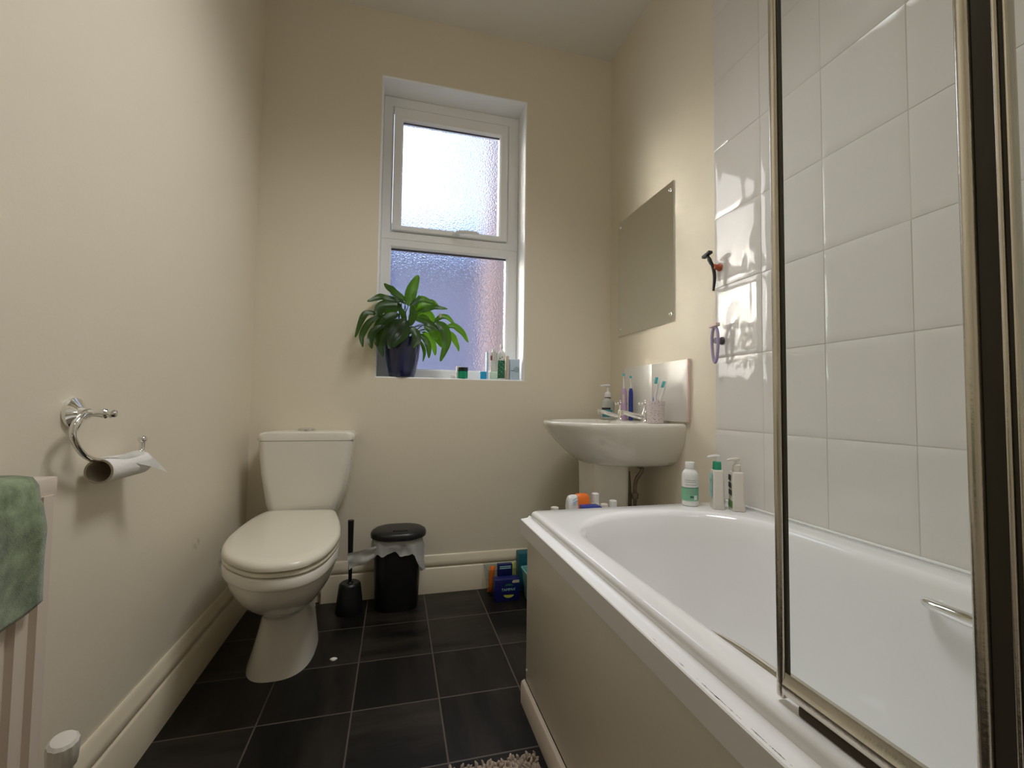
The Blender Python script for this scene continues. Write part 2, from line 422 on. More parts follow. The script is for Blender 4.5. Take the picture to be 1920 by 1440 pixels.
# far wall with its window opening (rounded plaster edge, white reveals)
bm = BM()
Y2 = YF + .21
X0w, X1w = XL - .12, XR + .12
rb = .006
def ring(d, y):
    return [(WX0 - d, y, WZ0 - d), (WX1 + d, y, WZ0 - d), (WX1 + d, y, WZ1 + d), (WX0 - d, y, WZ1 + d)]
outer = [(X0w, YF, 0), (X1w, YF, 0), (X1w, YF, ZC), (X0w, YF, ZC)]
outb = [(x, Y2, z) for x, _, z in outer]
loops = [outb, outer, ring(rb, YF), ring(rb * .3, YF + rb * .3), ring(0, YF + rb), ring(0, Y2)]
rows = loft(bm, loops, False, False)
for i in range(4):
    j = (i + 1) % 4
    bm.faces.new((rows[-1][i], rows[-1][j], rows[0][j], rows[0][i]))
bm.faces.ensure_lookup_table()
for f in bm.faces:
    c = f.calc_center_median()
    if WX0 - rb < c.x < WX1 + rb and WZ0 - rb < c.z < WZ1 + rb and c.y > YF + .0005: f.material_index = 1
struct('wall_far', bm, [M['far_paint'], M['reveal']], 0)

# skirting boards
PROF = [(0, 0), (.020, 0), (.020, .112), (.017, .116), (.012, .118), (.012, .123), (.017, .126), (.019, .133), (.017, .146), (.010, .158), (.008, .168), (.004, .172), (0, .172)]
def skirting(name, p0, p1, nrm):
    bm = BM()
    loft(bm, [[(p[0] + nrm[0] * d, p[1] + nrm[1] * d, z) for d, z in PROF] for p in (p0, p1)])
    return struct(name, bm, M['skirting'], 40)
skirting('baseboard_left', (XL, YB), (XL, YF), (1, 0))
skirting('baseboard_far', (-.300, YF), (XR, YF), (0, -1))
skirting('baseboard_right', (XR, 1.31), (XR, YF - .02), (-1, 0))
bm = BM(); box(bm, -.306, -.299, YF - .019, YF, 0, .12); struct('trim_1', bm, M['putty'], 0)

# window: frame, opening sash, fixed pane
wf = bpy.data.objects.new('window_1', None); COL.objects.link(wf); wf.location = ((WX0 + WX1) / 2, 2.29, WZ0); wf['kind'] = 'structure'
def rect_frame(bm, x0, x1, z0, z1, ix0, ix1, iz0, iz1, y0, y1, cham=.008):
    def lp(a, b, c, d, y): return [(a, y, c), (b, y, c), (b, y, d), (a, y, d)]
    L = [lp(x0, x1, z0, z1, y1), lp(x0, x1, z0, z1, y0 + .003), lp(x0 + .003, x1 - .003, z0 + .003, z1 - .003, y0),
         lp(ix0 - cham, ix1 + cham, iz0 - cham, iz1 + cham, y0), lp(ix0, ix1, iz0, iz1, y0 + cham), lp(ix0, ix1, iz0, iz1, y1)]
    rows = loft(bm, L, False, False)
    for i in range(4):
        j = (i + 1) % 4; bm.faces.new((rows[-1][i], rows[-1][j], rows[0][j], rows[0][i]))
bm = BM()
rect_frame(bm, WX0, WX1, 1.713, WZ1, -.043, .556, 1.756, 2.395, 2.290, 2.345)
rect_frame(bm, WX0, WX1, WZ0, 1.713, -.042, .557, 1.060, 1.672, 2.290, 2.345)
finish('window_frame', bm, M['upvc'], wf, smooth=20)
bm = BM()
rect_frame(bm, -.041, .554, 1.758, 2.393, .004, .511, 1.786, 2.331, 2.278, 2.330)
sash = finish('window_sash', bm, M['upvc'], wf, smooth=20)
bm = BM(); box(bm, .000, .515, 2.302, 2.310, 1.782, 2.335); finish('glass_pane', bm, M['frost'], wf, smooth=0)
bm = BM(); box(bm, -.045, .560, 2.312, 2.320, 1.057, 1.675); finish('glass_pane', bm, M['frost'], wf, smooth=0)
bm = BM()   # dark glazing gaskets
for a in ((.004, .511, 2.299, 2.302, 2.324, 2.331), (-.042, .557, 2.309, 2.312, 1.663, 1.672)): box(bm, *a)
finish('glazing_seal', bm, M['grey_plastic'], wf, smooth=0)
bm = BM()   # espagnolette handle
box(bm, .262, .300, 2.262, 2.279, 1.755, 1.775, .004)
tube(bm, [(.281, 2.270, 1.765), (.281, 2.250, 1.765), (.300, 2.240, 1.768), (.35, 2.238, 1.771), (.395, 2.240, 1.769)], [.009, .009, .009, .008, .006], 10)
finish('window_handle', bm, M['white'], wf)

# outside, seen only as blurs through the frosted panes
bm = BM(); box(bm, -.60, 3.2, 5.6, 5.9, -2.5, 2.55); box(bm, -.68, 3.2, 5.46, 5.95, 2.56, 2.70, mi=1)
loft(bm, [[(x, 5.44, 2.70), (x, 6.1, 3.30), (x, 6.1, 2.70)] for x in (-.72, 3.3)], mi=2)
struct('wall_outside', bm, [M['outside_wall'], M['outside_roof'], M['outside_slate']], 0)
bm = BM(); box(bm, .66, 3.2, 3.2, 3.45, -2.5, 6.0); struct('wall_outside_brick', bm, M['outside_brick'], 0)
bm = BM(); box(bm, -8, 6, 2.5, 12, -2.7, -2.5); struct('ground_outside', bm, M['outside_ground'], 0)

# wall tiles round the bath: each a bevelled slab set in grout
TW, TH, TY, TZ = .2089, .2505, 1.3415, .8096
bm = BM()
rng = random.Random(3)
for c in range(9):
    for r in range(-1, 8):
        y1 = TY - c * TW - (.0012 if c else 0); y0 = TY - (c + 1) * TW + .0012
        z0 = TZ + r * TH + .0012; z1 = TZ + (r + 1) * TH - .0012
        z1 = min(z1, ZC - .001); y0 = max(y0, YB + .001)
        if r == -1: z0 = .569
        if y1 <= y0: continue
        t = [rng.uniform(-.0010, .0010) for _ in range(4)]
        # gently rippled glaze
        ny, nz = 20, 22; rows = []
        ph = Vector((rng.uniform(0, 50), rng.uniform(0, 50), 0))
        for i in range(nz + 1):
            row = []
            for j in range(ny + 1):
                fy = j / ny; fz = i / nz
                y = y0 + (y1 - y0) * fy; z = z0 + (z1 - z0) * fz
                e = min(y - y0, y1 - y, z - z0, z1 - z)
                rip = noise.noise(Vector((y * 11, z * 7, 0)) + ph) * .0009 + noise.noise(Vector((y * 30, z * 15, 4)) + ph) * .0008
                tilt = t[0] * (fy - .5) + t[1] * (fz - .5)
                x = 1.0972 + rip * min(1, e / .02) + tilt * .6
                row.append(bm.verts.new((x + .0016 * max(0, 1 - e / .003), y, z)))
            rows.append(row)
        for a, b in zip(rows, rows[1:]):
            for j in range(ny): bm.faces.new((a[j], a[j + 1], b[j + 1], b[j]))
        edge = [rows[0][j] for j in range(ny + 1)] + [rows[i][ny] for i in range(1, nz + 1)] + [rows[nz][j] for j in range(ny - 1, -1, -1)] + [rows[i][0] for i in range(nz - 1, 0, -1)]
        back = [bm.verts.new((1.1035, v.co.y, v.co.z)) for v in edge]
        for k in range(len(edge)):
            l = (k + 1) % len(edge); bm.faces.new((edge[k], edge[l], back[l], back[k]))
tiles = struct('wall_right_tiles', bm, M['tile'], 40)
bm = BM(); box(bm, 1.0993, 1.1038, YB, TY - .001, .567, ZC); g = struct('trim_2', bm, M['grout'], 0)

# ================================================================== BATH
bath = thing('bathtub', 'white built-in bathtub with wide flat rim along the tiled right wall', 'bathtub', (.75, .44, 0))
bx0, bx1, by0, by1, BZ = .400, 1.0965, -.50, 1.297, .568
CX, CY = (bx0 + bx1) / 2, (by0 + by1) / 2
bm = BM()
HX, HY = (bx1 - bx0) / 2, (by1 - by0) / 2
def inner(k, z, r):    # inner bowl loops: (shrink, height, corner radius)
    x0, x1, y0, y1 = .447 + k[0], 1.018 - k[1], -.42 + k[2], 1.232 - k[3]
    lp = rrect((x0 + x1) / 2, (y0 + y1) / 2, (x1 - x0) / 2, (y1 - y0) / 2, r, z, 12, 8)
    return lp
def outer_loop(hx, hy, r, z): return rrect(CX, CY, hx, hy, r, z, 12, 8)
L = [outer_loop(HX - .004, HY - .004, .012, .20), outer_loop(HX - .004, HY - .004, .012, .535), outer_loop(HX, HY, .014, .545), outer_loop(HX, HY, .014, .560), outer_loop(HX - .003, HY - .003, .014, .566), outer_loop(HX - .008, HY - .008, .012, BZ),
     inner((-.006, -.006, -.006, -.006), BZ, .255), inner((0, 0, 0, 0), BZ - .001, .25), inner((.008, .008, .01, .01), BZ - .006, .245), inner((.014, .014, .018, .018), BZ - .018, .24),
     inner((.022, .022, .035, .03), .50, .23), inner((.035, .035, .06, .06), .40, .22), inner((.05, .05, .10, .10), .28, .20), inner((.065, .065, .14, .14), .21, .18), inner((.09, .09, .18, .18), .178, .15), inner((.14, .14, .24, .24), .168, .10)]
loft(bm, L, False, True)
finish('tub', bm, M['acrylic'], bath, smooth=50)
def grab(side):
    bm = BM()
    x = .474 if side < 0 else .990
    s = 1 if side < 0 else -1
    for sgn in (1,):
        P = [(x - s * .008, .635, .522), (x + s * .012, .625, .525), (x + s * .024, .56, .527), (x + s * .024, .46, .527), (x + s * .012, .395, .525), (x - s * .008, .385, .522)]
        tube(bm, P, [.006, .010, .012, .012, .010, .006], 12)
    finish('grab_handle', bm, M['chrome'], bath, smooth=60)
grab(-1); grab(1)
# a ribbon of silicone against the tiles
bm = BM(); tube(bm, [(1.0945, -.49, .570), (1.0945, 1.29, .570)], .004, 8, smoothpath=False); finish('sealant', bm, M['white'], bath)

panel = thing('bath_surround', 'cream painted bath surround with a chipped white ledge below the tub rim', 'bath panel', (.39, .44, 0))
bm = BM(); box(bm, .3925, .4035, -.50, 1.299, .07, .53, .001); finish('front_panel', bm, M['panel'], panel)
bm = BM(); box(bm, .4040, 1.09, 1.2975, 1.309, 0, .545, .001); finish('end_panel', bm, M['panel'], panel)
bm = BM()
pr = [(.4035, .5455), (.4025, .550), (.3990, .5475), (.3960, .5440), (.3880, .5425), (.3760, .5415), (.3742, .5395), (.3742, .4990), (.3760, .4970), (.3925, .4970), (.3925, .53), (.4035, .53)]
loft(bm, [[(x, y, z) for x, z in pr] for y in (-.50, 1.311)])
finish('ledge', bm, M['ledge'], panel, smooth=40)
bm = BM()
pr = [(.3925, 0), (.381, 0), (.381, .056), (.384, .062), (.3925, .066)]
loft(bm, [[(x, y, z) for x, z in pr] for y in (-.50, 1.312)])
finish('plinth', bm, M['cream'], panel, smooth=30)
for y, z in ((1.290, .485), (1.288, .105)):
    bm = BM(); ball(bm, (.3925, y, z), .004, 8); finish('screw_cap', bm, M['offwhite'], panel)

# ================================================================== SHOWER SCREEN
scr = thing('shower_screen', 'folding glass shower screen in aged chrome posts standing on the bath rim', 'shower screen', (.42, .30, .572))
def post(name, y0, y1, x0, x1, z0, z1, mat, bev):
    bm = BM(); box(bm, x0, x1, y0, y1, z0, z1, bev, 4); return finish(name, bm, mat, scr, smooth=50)
post('post', .4045, .4145, .4135, .4245, .572, 1.98, M['aged_chrome'], .0035)
post('gasket', .4015, .4045, .4178, .4218, .576, 1.975, M['rubber'], .0008)
post('glass_panel', .2385, .4015, .4165, .4215, .600, 1.97, M['screen_glass'], 0)
bm = BM()
pr = [(.4125, .582), (.414, .579), (.424, .579), (.4255, .582), (.4255, .590), (.422, .596), (.4215, .602), (.4165, .602), (.416, .596), (.4125, .590)]
loft(bm, [[(x, y, z) for x, z in pr] for y in (.2285, .4045)]); finish('bottom_rail', bm, M['aged_chrome'], scr, smooth=30)
bm = BM(); box(bm, .4135, .4245, .20, .386, .5685, .579, .002); finish('drip_seal', bm, M['grime'], scr)
post('post', .2285, .2385, .4135, .4245, .572, 1.98, M['aged_chrome'], .0045)
post('gasket', .2150, .2285, .4175, .4220, .574, 1.975, M['rubber'], .001)
post('post', .2115, .2150, .4135, .4245, .572, 1.98, M['aged_chrome'], .0015)
post('gasket', .2090, .2115, .4155, .4225, .574, 1.975, M['rubber'], .0005)
post('post', .2062, .2090, .4145, .4240, .572, 1.98, M['aged_chrome'], .0012)
post('glass_panel', .03, .2062, .4165, .4215, .600, 1.97, M['screen_glass'], 0)
post('post', .018, .03, .4135, .4245, .572, 1.98, M['aged_chrome'], .004)

# ================================================================== MIRROR AND SPLASHBACK
mr = thing('mirror', 'frameless rectangular mirror screwed to the right wall above the basin', 'mirror', (1.10, 1.825, 1.239))
bm = BM(); box(bm, 1.0985, 1.1035, 1.586, 2.064, 1.239, 1.832, .0012); finish('mirror_plate', bm, plain('silvered mirror', (.80, .82, .79), .015, 1, var=.01), mr, smooth=20)
for y, z in ((1.612, 1.272), (1.612, 1.800), (2.038, 1.272), (2.038, 1.800)):
    bm = BM(); lathe(bm, (1.0986, y, z), [(.0085, 0), (.0085, .001), (.006, .004), (.002, .0055), (0, .0056)], (-1, 0, 0), 16)
    finish('mirror_screw', bm, M['chrome'], mr)
sp = thing('splashback', 'white two-tile splashback on the wall behind the basin', 'splashback', (1.098, 1.75, .826))
for y0, y1 in ((1.497, 1.7385), (1.7405, 1.990)):
    bm = BM(); box(bm, 1.0925, 1.1035, y0, y1, .826, 1.072, .002); finish('tile', bm, M['splash'], sp, smooth=30)
bm = BM(); box(bm, 1.0905, 1.1035, 1.488, 1.4965, .826, 1.074, .001); finish('edge_trim', bm, M['pinkish'], sp)
# ================================================================== BASIN
basin = thing('wash_basin', 'white pedestal wash basin with two chrome taps on the right wall', 'basin', (.90, 1.80, 0))
def basin_loop(xf, hw, z, xb=1.1035, p=2.3, n=40, yc=1.80, back=8):
    """D-shaped loop: straight along the wall, bulging into the room."""
    out = []
    for i in range(n + 1):
        a = math.pi * i / n
        c, s = math.cos(a), math.sin(a)
        y = yc - hw * math.copysign(abs(c) ** (2 / p), c)
        x = xb - (xb - xf) * abs(s) ** (2 / p)
        out.append((x, y, z))
    for i in range(1, back): out.append((xb, yc + hw - 2 * hw * i / back, z))
    return out
def bl2(xf, hw, z, xb, p, yc): return basin_loop(xf, hw, z, xb, p, 40, yc)
bm = BM()
B = basin_loop
L = [B(.80, .17, .638, 1.095, 2.6), B(.775, .20, .648), B(.752, .225, .665), B(.715, .250, .695), B(.680, .268, .730), B(.648, .280, .765), B(.630, .285, .790), B(.622, .287, .803), B(.622, .287, .812), B(.626, .284, .8175), B(.634, .278, .8190),
     bl2(.656, .252, .817, .985, 2.2, 1.80), bl2(.662, .246, .812, .980, 2.2, 1.80), bl2(.670, .236, .79, .972, 2.2, 1.80), bl2(.70, .20, .74, .95, 2.1, 1.80), bl2(.75, .13, .705, .90, 2, 1.80), bl2(.79, .06, .695, .86, 2, 1.80)]
loft(bm, L, True, True); finish('basin_bowl', bm, M['ceramic'], basin, smooth=60)
bm = BM()
L = []
for z, k in ((0, 1.12), (.02, 1.10), (.10, 1.0), (.40, .97), (.62, 1.0), (.652, 1.04)): L.append(rrect(.888, 1.80, .086 * k, .092 * k, .03, z))
loft(bm, L); finish('pedestal', bm, M['ceramic'], basin, smooth=40)
def basin_tap(y):
    bm = BM(); X = 1.030
    lathe(bm, (X, y, .817), [(.024, 0), (.024, .004), (.019, .009), (.017, .014), (.017, .040), (.014, .046), (.010, .052), (.0085, .070), (.0085, .074)], n=20)
    t = finish('tap', bm, M['chrome'], basin, smooth=40)
    bm = BM(); tube(bm, [(X, y, .837), (X - .05, y, .846), (X - .095, y, .858), (X - .112, y, .860)], [.012, .0105, .009, .0095], 14)
    lathe(bm, (X - .112, y, .868), [(.0095, 0), (.0105, -.004), (.0105, -.020), (.008, -.021)], n=16)
    finish('spout', bm, M['chrome'], t, smooth=50)
    bm = BM(); ball(bm, (X, y, .896), .0105, 8)
    for a in (35, 125, 215, 305):
        d = Vector((math.cos(R(a)), math.sin(R(a)), 0)); c = Vector((X, y, .896))
        tube(bm, [c, c + d * .022], [.005, .004], 8, smoothpath=False); ball(bm, c + d * .026, .0068, 6)
    ball(bm, (X, y, .908), .0065, 6)
    finish('cross_handle', bm, M['chrome'], t, smooth=50)
basin_tap(1.905); basin_tap(1.690)
bm = BM(); tube(bm, [(.985, 1.76, .640), (1.02, 1.70, .62), (1.00, 1.715, .57), (.998, 1.72, .50), (1.0, 1.72, .30), (1.0, 1.72, .005)], .008, 10)
tube(bm, [(.985, 1.765, .60), (.994, 1.765, .45), (.994, 1.765, .005)], .013, 10)
lathe(bm, (.998, 1.72, .49), [(.013, 0), (.014, .004), (.014, .02), (.012, .024)], n=12)
finish('waste_pipe', bm, M['copper'], basin)

# things on the basin
DZ = .8185
def pump_head(bm, x, y, z, s=1, ang=180, mi=0, nozzle=.045):
    lathe(bm, (x, y, z), [(.017 * s, 0), (.0175 * s, .002), (.0165 * s, .018), (.010 * s, .026), (.006 * s, .028), (.0048 * s, .052), (.0048 * s, .056)], n=20, mi=mi)
    d = Vector((math.cos(R(ang)), math.sin(R(ang)), 0)); c = Vector((x, y, z + .058))
    tube(bm, [c - d * .010, c, c + d * nozzle * .6, c + d * nozzle - Vector((0, 0, .004))], [.006 * s, .0075 * s, .0055 * s, .0035 * s], 10, mi=mi)
sd = thing('soap_dispenser', 'white pump soap bottle with teal label in the far basin corner', 'soap bottle', (1.02, 2.02, DZ))
bm = BM(); L = []
for z, k in ((0, .9), (.003, 1), (.082, 1), (.095, .86), (.102, .55), (.106, .48)): L.append([(1.02 + .035 * k * math.cos(a), 2.02 + .026 * k * math.sin(a), DZ + z) for a in [2 * math.pi * i / 28 for i in range(28)]])
loft(bm, L); finish('bottle_body', bm, mat_thin('milky bottle', (.60, .60, .54), (.7, .7, .65), .3, .25), sd, smooth=40)
bm = BM(); lathe(bm, (1.02, 2.02, DZ + .105), [(.0145, 0), (.0145, .004)], n=16); finish('collar', bm, M['ink'], sd)
bm = BM(); pump_head(bm, 1.02, 2.02, DZ + .109, 1, 190); finish('pump', bm, M['white'], sd)
bm = BM()
def curved_patch(bm, cx, cy, rx, ry, a0, a1, z0, z1, n=10, mi=0, off=.0006):
    rows = []
    for z in (z0, z1): rows.append([bm.verts.new((cx + (rx + off) * math.cos(R(a0 + (a1 - a0) * i / n)), cy + (ry + off) * math.sin(R(a0 + (a1 - a0) * i / n)), z)) for i in range(n + 1)])
    for i in range(n): bm.faces.new((rows[0][i], rows[0][i + 1], rows[1][i + 1], rows[1][i])).material_index = mi
curved_patch(bm, 1.02, 2.02, .035, .026, 195, 275, DZ + .048, DZ + .058, mi=0)
curved_patch(bm, 1.02, 2.02, .035, .026, 185, 290, DZ + .036, DZ + .047, mi=1)
curved_patch(bm, 1.02, 2.02, .035, .026, 200, 270, DZ + .012, DZ + .034, mi=1)
for k in range(3): curved_patch(bm, 1.02, 2.02, .0352, .0262, 205, 262, DZ + .015 + k * .006, DZ + .017 + k * .006, mi=0, off=.0009)
finish('bottle_label', bm, [M['ink'], M['teal_lbl']], sd)

def electric_brush(x, y, tall, mbody, mneck, mpanel, label, r=.0125):
    t = thing('electric_toothbrush', label, 'toothbrush', (x, y, DZ), 'electric toothbrushes on the basin')
    bm = BM(); lathe(bm, (x, y, DZ), [(r * .9, 0), (r, .003), (r * 1.05, .05), (r * 1.08, .10), (r, .135), (r * .8, .145), (r * .55, .150)], n=24); finish('handle', bm, mbody, t)
    bm = BM(); lathe(bm, (x, y, DZ + .15), [(r * .52, 0), (r * .42, .01), (.0042, .045), (.0036, tall - .165), (.003, tall - .160)], n=16); finish('neck', bm, mneck, t)
    bm = BM(); d = Vector((-.5, -.7, 0)).normalized(); c = Vector((x, y, DZ + tall - .012))
    lathe(bm, c - d * .003, [(.0055, 0), (.0065, .002), (.0065, .006)], d, 16); finish('brush_head', bm, M['white'], t)
    bm = BM(); lathe(bm, c + d * .003, [(.0060, 0), (.0062, .008)], d, 14); finish('bristles', bm, M['bristle'], t)
    bm = BM(); obox(bm, Vector((x, y, DZ + .10)) + d * (r * 1.0), .005, .002, .020, Matrix.Rotation(math.atan2(-d.x, d.y), 3, 'Z'), .0015); finish('button_panel', bm, mpanel, t)
electric_brush(1.035, 1.885, .225, M['lilac'], M['offwhite'], M['beige'], 'lilac electric toothbrush standing between the basin taps')
electric_brush(1.062, 1.868, .215, M['blue'], M['white'], M['blue'], 'slimmer navy blue and white electric toothbrush behind the lilac one', .0095)

cup = thing('toothbrush_cup', 'speckled pinkish white tumbler on the near end of the basin', 'tumbler', (1.02, 1.600, DZ))
bm = BM(); lathe(bm, (1.02, 1.600, DZ), [(.030, 0), (.031, .002), (.0385, .088), (.0375, .0885), (.0365, .087), (.029, .006), (.001, .005)], n=36, cap1=True)
finish('cup_wall', bm, M['speckle'], cup, smooth=40)
def hand_brush(p0, p1, mh, mg, label, face):
    p0, p1 = Vector(p0), Vector(p1); d = (p1 - p0).normalized()
    t = thing('toothbrush', label, 'toothbrush', p0, 'toothbrushes in the cup')
    side = d.cross(Vector((0, 0, 1))).normalized(); f = Vector(face).normalized()
    q = lambda s, o=0: p0 + d * s + f * o
    Ln = (p1 - p0).length
    bm = BM(); tube(bm, [q(0), q(Ln * .3, .002), q(Ln * .5, -.001), q(Ln * .62, .002), q(Ln * .82, 0), q(Ln)], [.005, .0065, .0072, .0068, .0048, .0052], 10); finish('handle', bm, mh, t)
    bm = BM(); tube(bm, [q(Ln * .40, .0035), q(Ln * .58, .0045), q(Ln * .74, .003)], [.003, .0056, .003], 8); finish('grip', bm, mg, t)
    bm = BM(); c = q(Ln + .008); rot = Matrix((side, d, f)).transposed() if True else None
    obox(bm, c, .0072, .015, .0028, rot, .002); finish('brush_head', bm, mh, t)
    bm = BM(); obox(bm, c + f * .0085, .0064, .0135, .0062, rot, .001); finish('bristles', bm, M['bristle'], t)
hand_brush((1.012, 1.612, DZ + .010), (1.034, 1.602, DZ + .165), M['white'], M['brush_blue'], 'white and blue manual toothbrush leaning in the speckled tumbler', (-.6, .7, .1))
hand_brush((1.010, 1.590, DZ + .010), (1.044, 1.570, DZ + .148), M['white'], M['hotpink'], 'white and pink manual toothbrush leaning in the speckled tumbler', (-.6, .7, .1))

# ================================================================== BOTTLES ON THE BATH RIM
def lines(bm, cx, cy, rx, ry, a0, a1, zs, h, mi=0):
    for z in zs: curved_patch(bm, cx, cy, rx, ry, a0, a1, z, z + h, mi=mi, off=.0010)
t = thing('bottle', 'round white screw-cap bottle with pale green label on the bath corner', 'bottle', (.932, 1.263, BZ))
x, y, r = .932, 1.263, .0255
bm = BM(); lathe(bm, (x, y, BZ + .0005), [(r * .90, 0), (r, .003), (r, .094), (r * .96, .102), (r * .80, .110), (.0155, .115), (.0145, .119)], n=32); finish('bottle_body', bm, M['white'], t)
bm = BM(); lathe(bm, (x, y, BZ + .118), [(.0150, 0), (.0152, .001), (.0148, .019), (.0135, .0215), (.0005, .0225)], n=28); finish('cap', bm, M['white'], t)
bm = BM()
curved_patch(bm, x, y, r, r, 150, 330, BZ + .018, BZ + .058, 28, 0)
curved_patch(bm, x, y, r, r, 150, 330, BZ + .058, BZ + .0600, 28, 1, .0008)
lines(bm, x, y, r, r, 205, 300, [BZ + .024, BZ + .040, BZ + .047, BZ + .053], .0014, 2)
curved_patch(bm, x, y, r, r, 235, 258, BZ + .028, BZ + .034, 6, 1, .0011); curved_patch(bm, x, y, r, r, 262, 285, BZ + .022, BZ + .036, 6, 3, .0011)
lines(bm, x, y, r, r, 200, 280, [BZ + .068, BZ + .077, BZ + .083], .0012, 2)
finish('bottle_label', bm, [M['green_lbl'], M['darkgreen'], M['greyink'], M['white']], t)

def square_pump(x, y, hx, hy, h, hb, rz, collar, pump, label, stripes, noz=.040):
    t = thing('pump_bottle', label, 'pump bottle', (x, y, BZ), 'square pump bottles on the bath rim')
    Mx = Matrix.Translation((x, y, 0)) @ Matrix.Rotation(R(rz), 4, 'Z')
    bm = BM(); L = []
    for z, k in ((.0005, 1.02), (.004, 1.06), (.03, 1.0), (h - .008, .95), (h - .002, .88), (h, .6)): L.append([Mx @ Vector(p) for p in rrect(0, 0, hx * k, hy * k, .008, BZ + z, 6, 4)])
    loft(bm, L); finish('bottle_body', bm, M['offwhite'], t, smooth=40)
    bm = BM(); lathe(bm, (x, y, BZ + h), [(.0125, 0), (.0130, .002), (.0125, hb), (.009, hb + .002)], n=20); finish('collar', bm, collar, t)
    bm = BM(); z = BZ + h + hb
    lathe(bm, (x, y, z), [(.0075, 0), (.0065, .004), (.006, .016)], n=14)
    d = Vector((-.80, -.10, 0)).normalized(); c = Vector((x, y, z + .018))
    tube(bm, [c - d * .012, c, c + d * noz * .6, c + d * noz - Vector((0, 0, .002))], [.003, .0055, .0045, .0025], 10); finish('pump', bm, pump, t)
    bm = BM()
    for (a0, a1, z0, z1, mi) in stripes:
        vs = [Mx @ Vector(q) for q in ((-hx * 1.0 - .0012, a0 * hy, BZ + z0), (-hx * 1.0 - .0012, a1 * hy, BZ + z0), (-hx * .97 - .0012, a1 * hy, BZ + z1), (-hx * .97 - .0012, a0 * hy, BZ + z1))]
        f = bm.faces.new([bm.verts.new(v) for v in vs]); f.material_index = mi
    finish('bottle_label', bm, [M['aqua_lbl'], M['ink'], M['leafgreen'], M['green_lbl']], t)
square_pump(.994, 1.212, .0172, .027, .121, .024, -28, M['green_cap'], M['white'], 'square white pump bottle with green collar on the bath rim',
            [(-.8, .8, .035, .110, 0), (-.4, .5, .080, .095, 3), (-.5, .3, .050, .065, 3)])
square_pump(1.036, 1.176, .0178, .028, .119, .020, -28, M['offwhite'], M['offwhite'], 'plain off-white pump bottle beside the one with green collar',
            [(-.9, .9, .008, .030, 2), (-.7, .7, .046, .062, 1), (-.5, .8, .068, .084, 1), (-.3, .8, .090, .108, 1)])

# ================================================================== RAZORS ON THE TILES
def razor(y, zt, mh, mhead, mhold, label, loopy):
    t = thing('razor', label, 'razor', (1.075, y, zt), 'razors on wall holders')
    if not loopy:
        bm = BM(); tube(bm, [(1.062, y, zt - .034), (1.070, y - .002, zt - .055), (1.074, y - .003, zt - .09), (1.074, y + .003, zt - .135)], [.0055, .0062, .0062, .0042], 10); finish('handle', bm, mh, t)
        bm = BM(); tube(bm, [(1.060, y + .012, zt - .010), (1.062, y + .007, zt - .024), (1.064, y, zt - .040)], [.004, .0075, .006], 10); finish('neck', bm, mh, t)
        bm = BM(); obox(bm, (1.058, y + .014, zt - .004), .008, .020, .005, Matrix.Rotation(R(-14), 3, 'X'), .0015); finish('razor_head', bm, mhead, t)
    else:
        bm = BM(); P = []
        for i in range(25):
            a = 2 * math.pi * i / 24; w = .0185 * (1 - .35 * (-math.cos(a) * .5 + .5))
            P.append((1.068, y - .003 + w * math.sin(a), zt - .072 + .062 * math.cos(a)))
        tube(bm, P, .0050, 10, 3); finish('handle', bm, mh, t)
        bm = BM(); obox(bm, (1.068, y, zt - .004), .009, .019, .006, Matrix.Rotation(R(-6), 3, 'X'), .002); finish('razor_head', bm, mhead, t)
    hz = zt - (.052 if not loopy else .058)
    h = thing('razor_holder', 'burnt orange stick-on holder carrying the black razor' if not loopy else 'dark grey stick-on holder carrying the lilac razor', 'holder', (1.09, y - .004, hz), 'stick-on razor holders')
    bm = BM(); lathe(bm, (1.0955, y - .004, hz), [(.014, 0), (.0135, .003), (.0105, .006), (.0095, .018), (.0105, .024), (.0105, .027)], (-1, 0, 0), 18); finish('holder_body', bm, mhold, h)
razor(1.318, 1.432, M['black'], M['black'], M['rust'], 'black wet razor hanging on the edge of the tiles', False)
razor(1.310, 1.176, M['lilac_dark'], M['pinkish'], M['grey_plastic'], 'lilac loop-handled razor hanging below the black one', True)

# ================================================================== STORAGE UNIT BEHIND THE BATH AND WHAT STANDS ON IT
su = thing('storage_unit', 'low white storage unit hidden between bath end and basin pedestal', 'storage unit', (.74, 1.50, 0))
bm = BM(); box(bm, .565, .955, 1.385, 1.640, .02, .448, .006); finish('carcass', bm, M['white'], su)
for k in range(3):
    bm = BM(); box(bm, .5615, .565, 1.395, 1.630, .035 + k * .138, .160 + k * .138, .0015); d = finish('drawer', bm, M['offwhite'], su)
    bm = BM(); box(bm, .552, .5615, 1.48, 1.545, .092 + k * .138, .102 + k * .138, .002); finish('handle', bm, M['grey_plastic'], d)
UZ = .448
t = thing('deodorant', 'white stick with orange cap lying behind the bath end', 'deodorant', (.675, 1.60, UZ))
bm = BM(); L = []
for x, k in ((.640, .75), (.644, .92), (.655, 1), (.676, 1)): L.append([(x, 1.600 + .022 * k * math.cos(a), UZ + .049 + .0485 * k * math.sin(a)) for a in [2 * math.pi * i / 28 for i in range(28)]])
loft(bm, L); finish('body', bm, M['white'], t)
bm = BM(); L = []
for x, k in ((.676, 1.02), (.678, 1.05), (.712, 1.04), (.722, .98), (.726, .85)): L.append([(x, 1.600 + .022 * k * math.cos(a), UZ + .0505 + .0485 * k * math.sin(a)) for a in [2 * math.pi * i / 28 for i in range(28)]])
loft(bm, L); finish('cap', bm, M['orange'], t)
bm = BM()
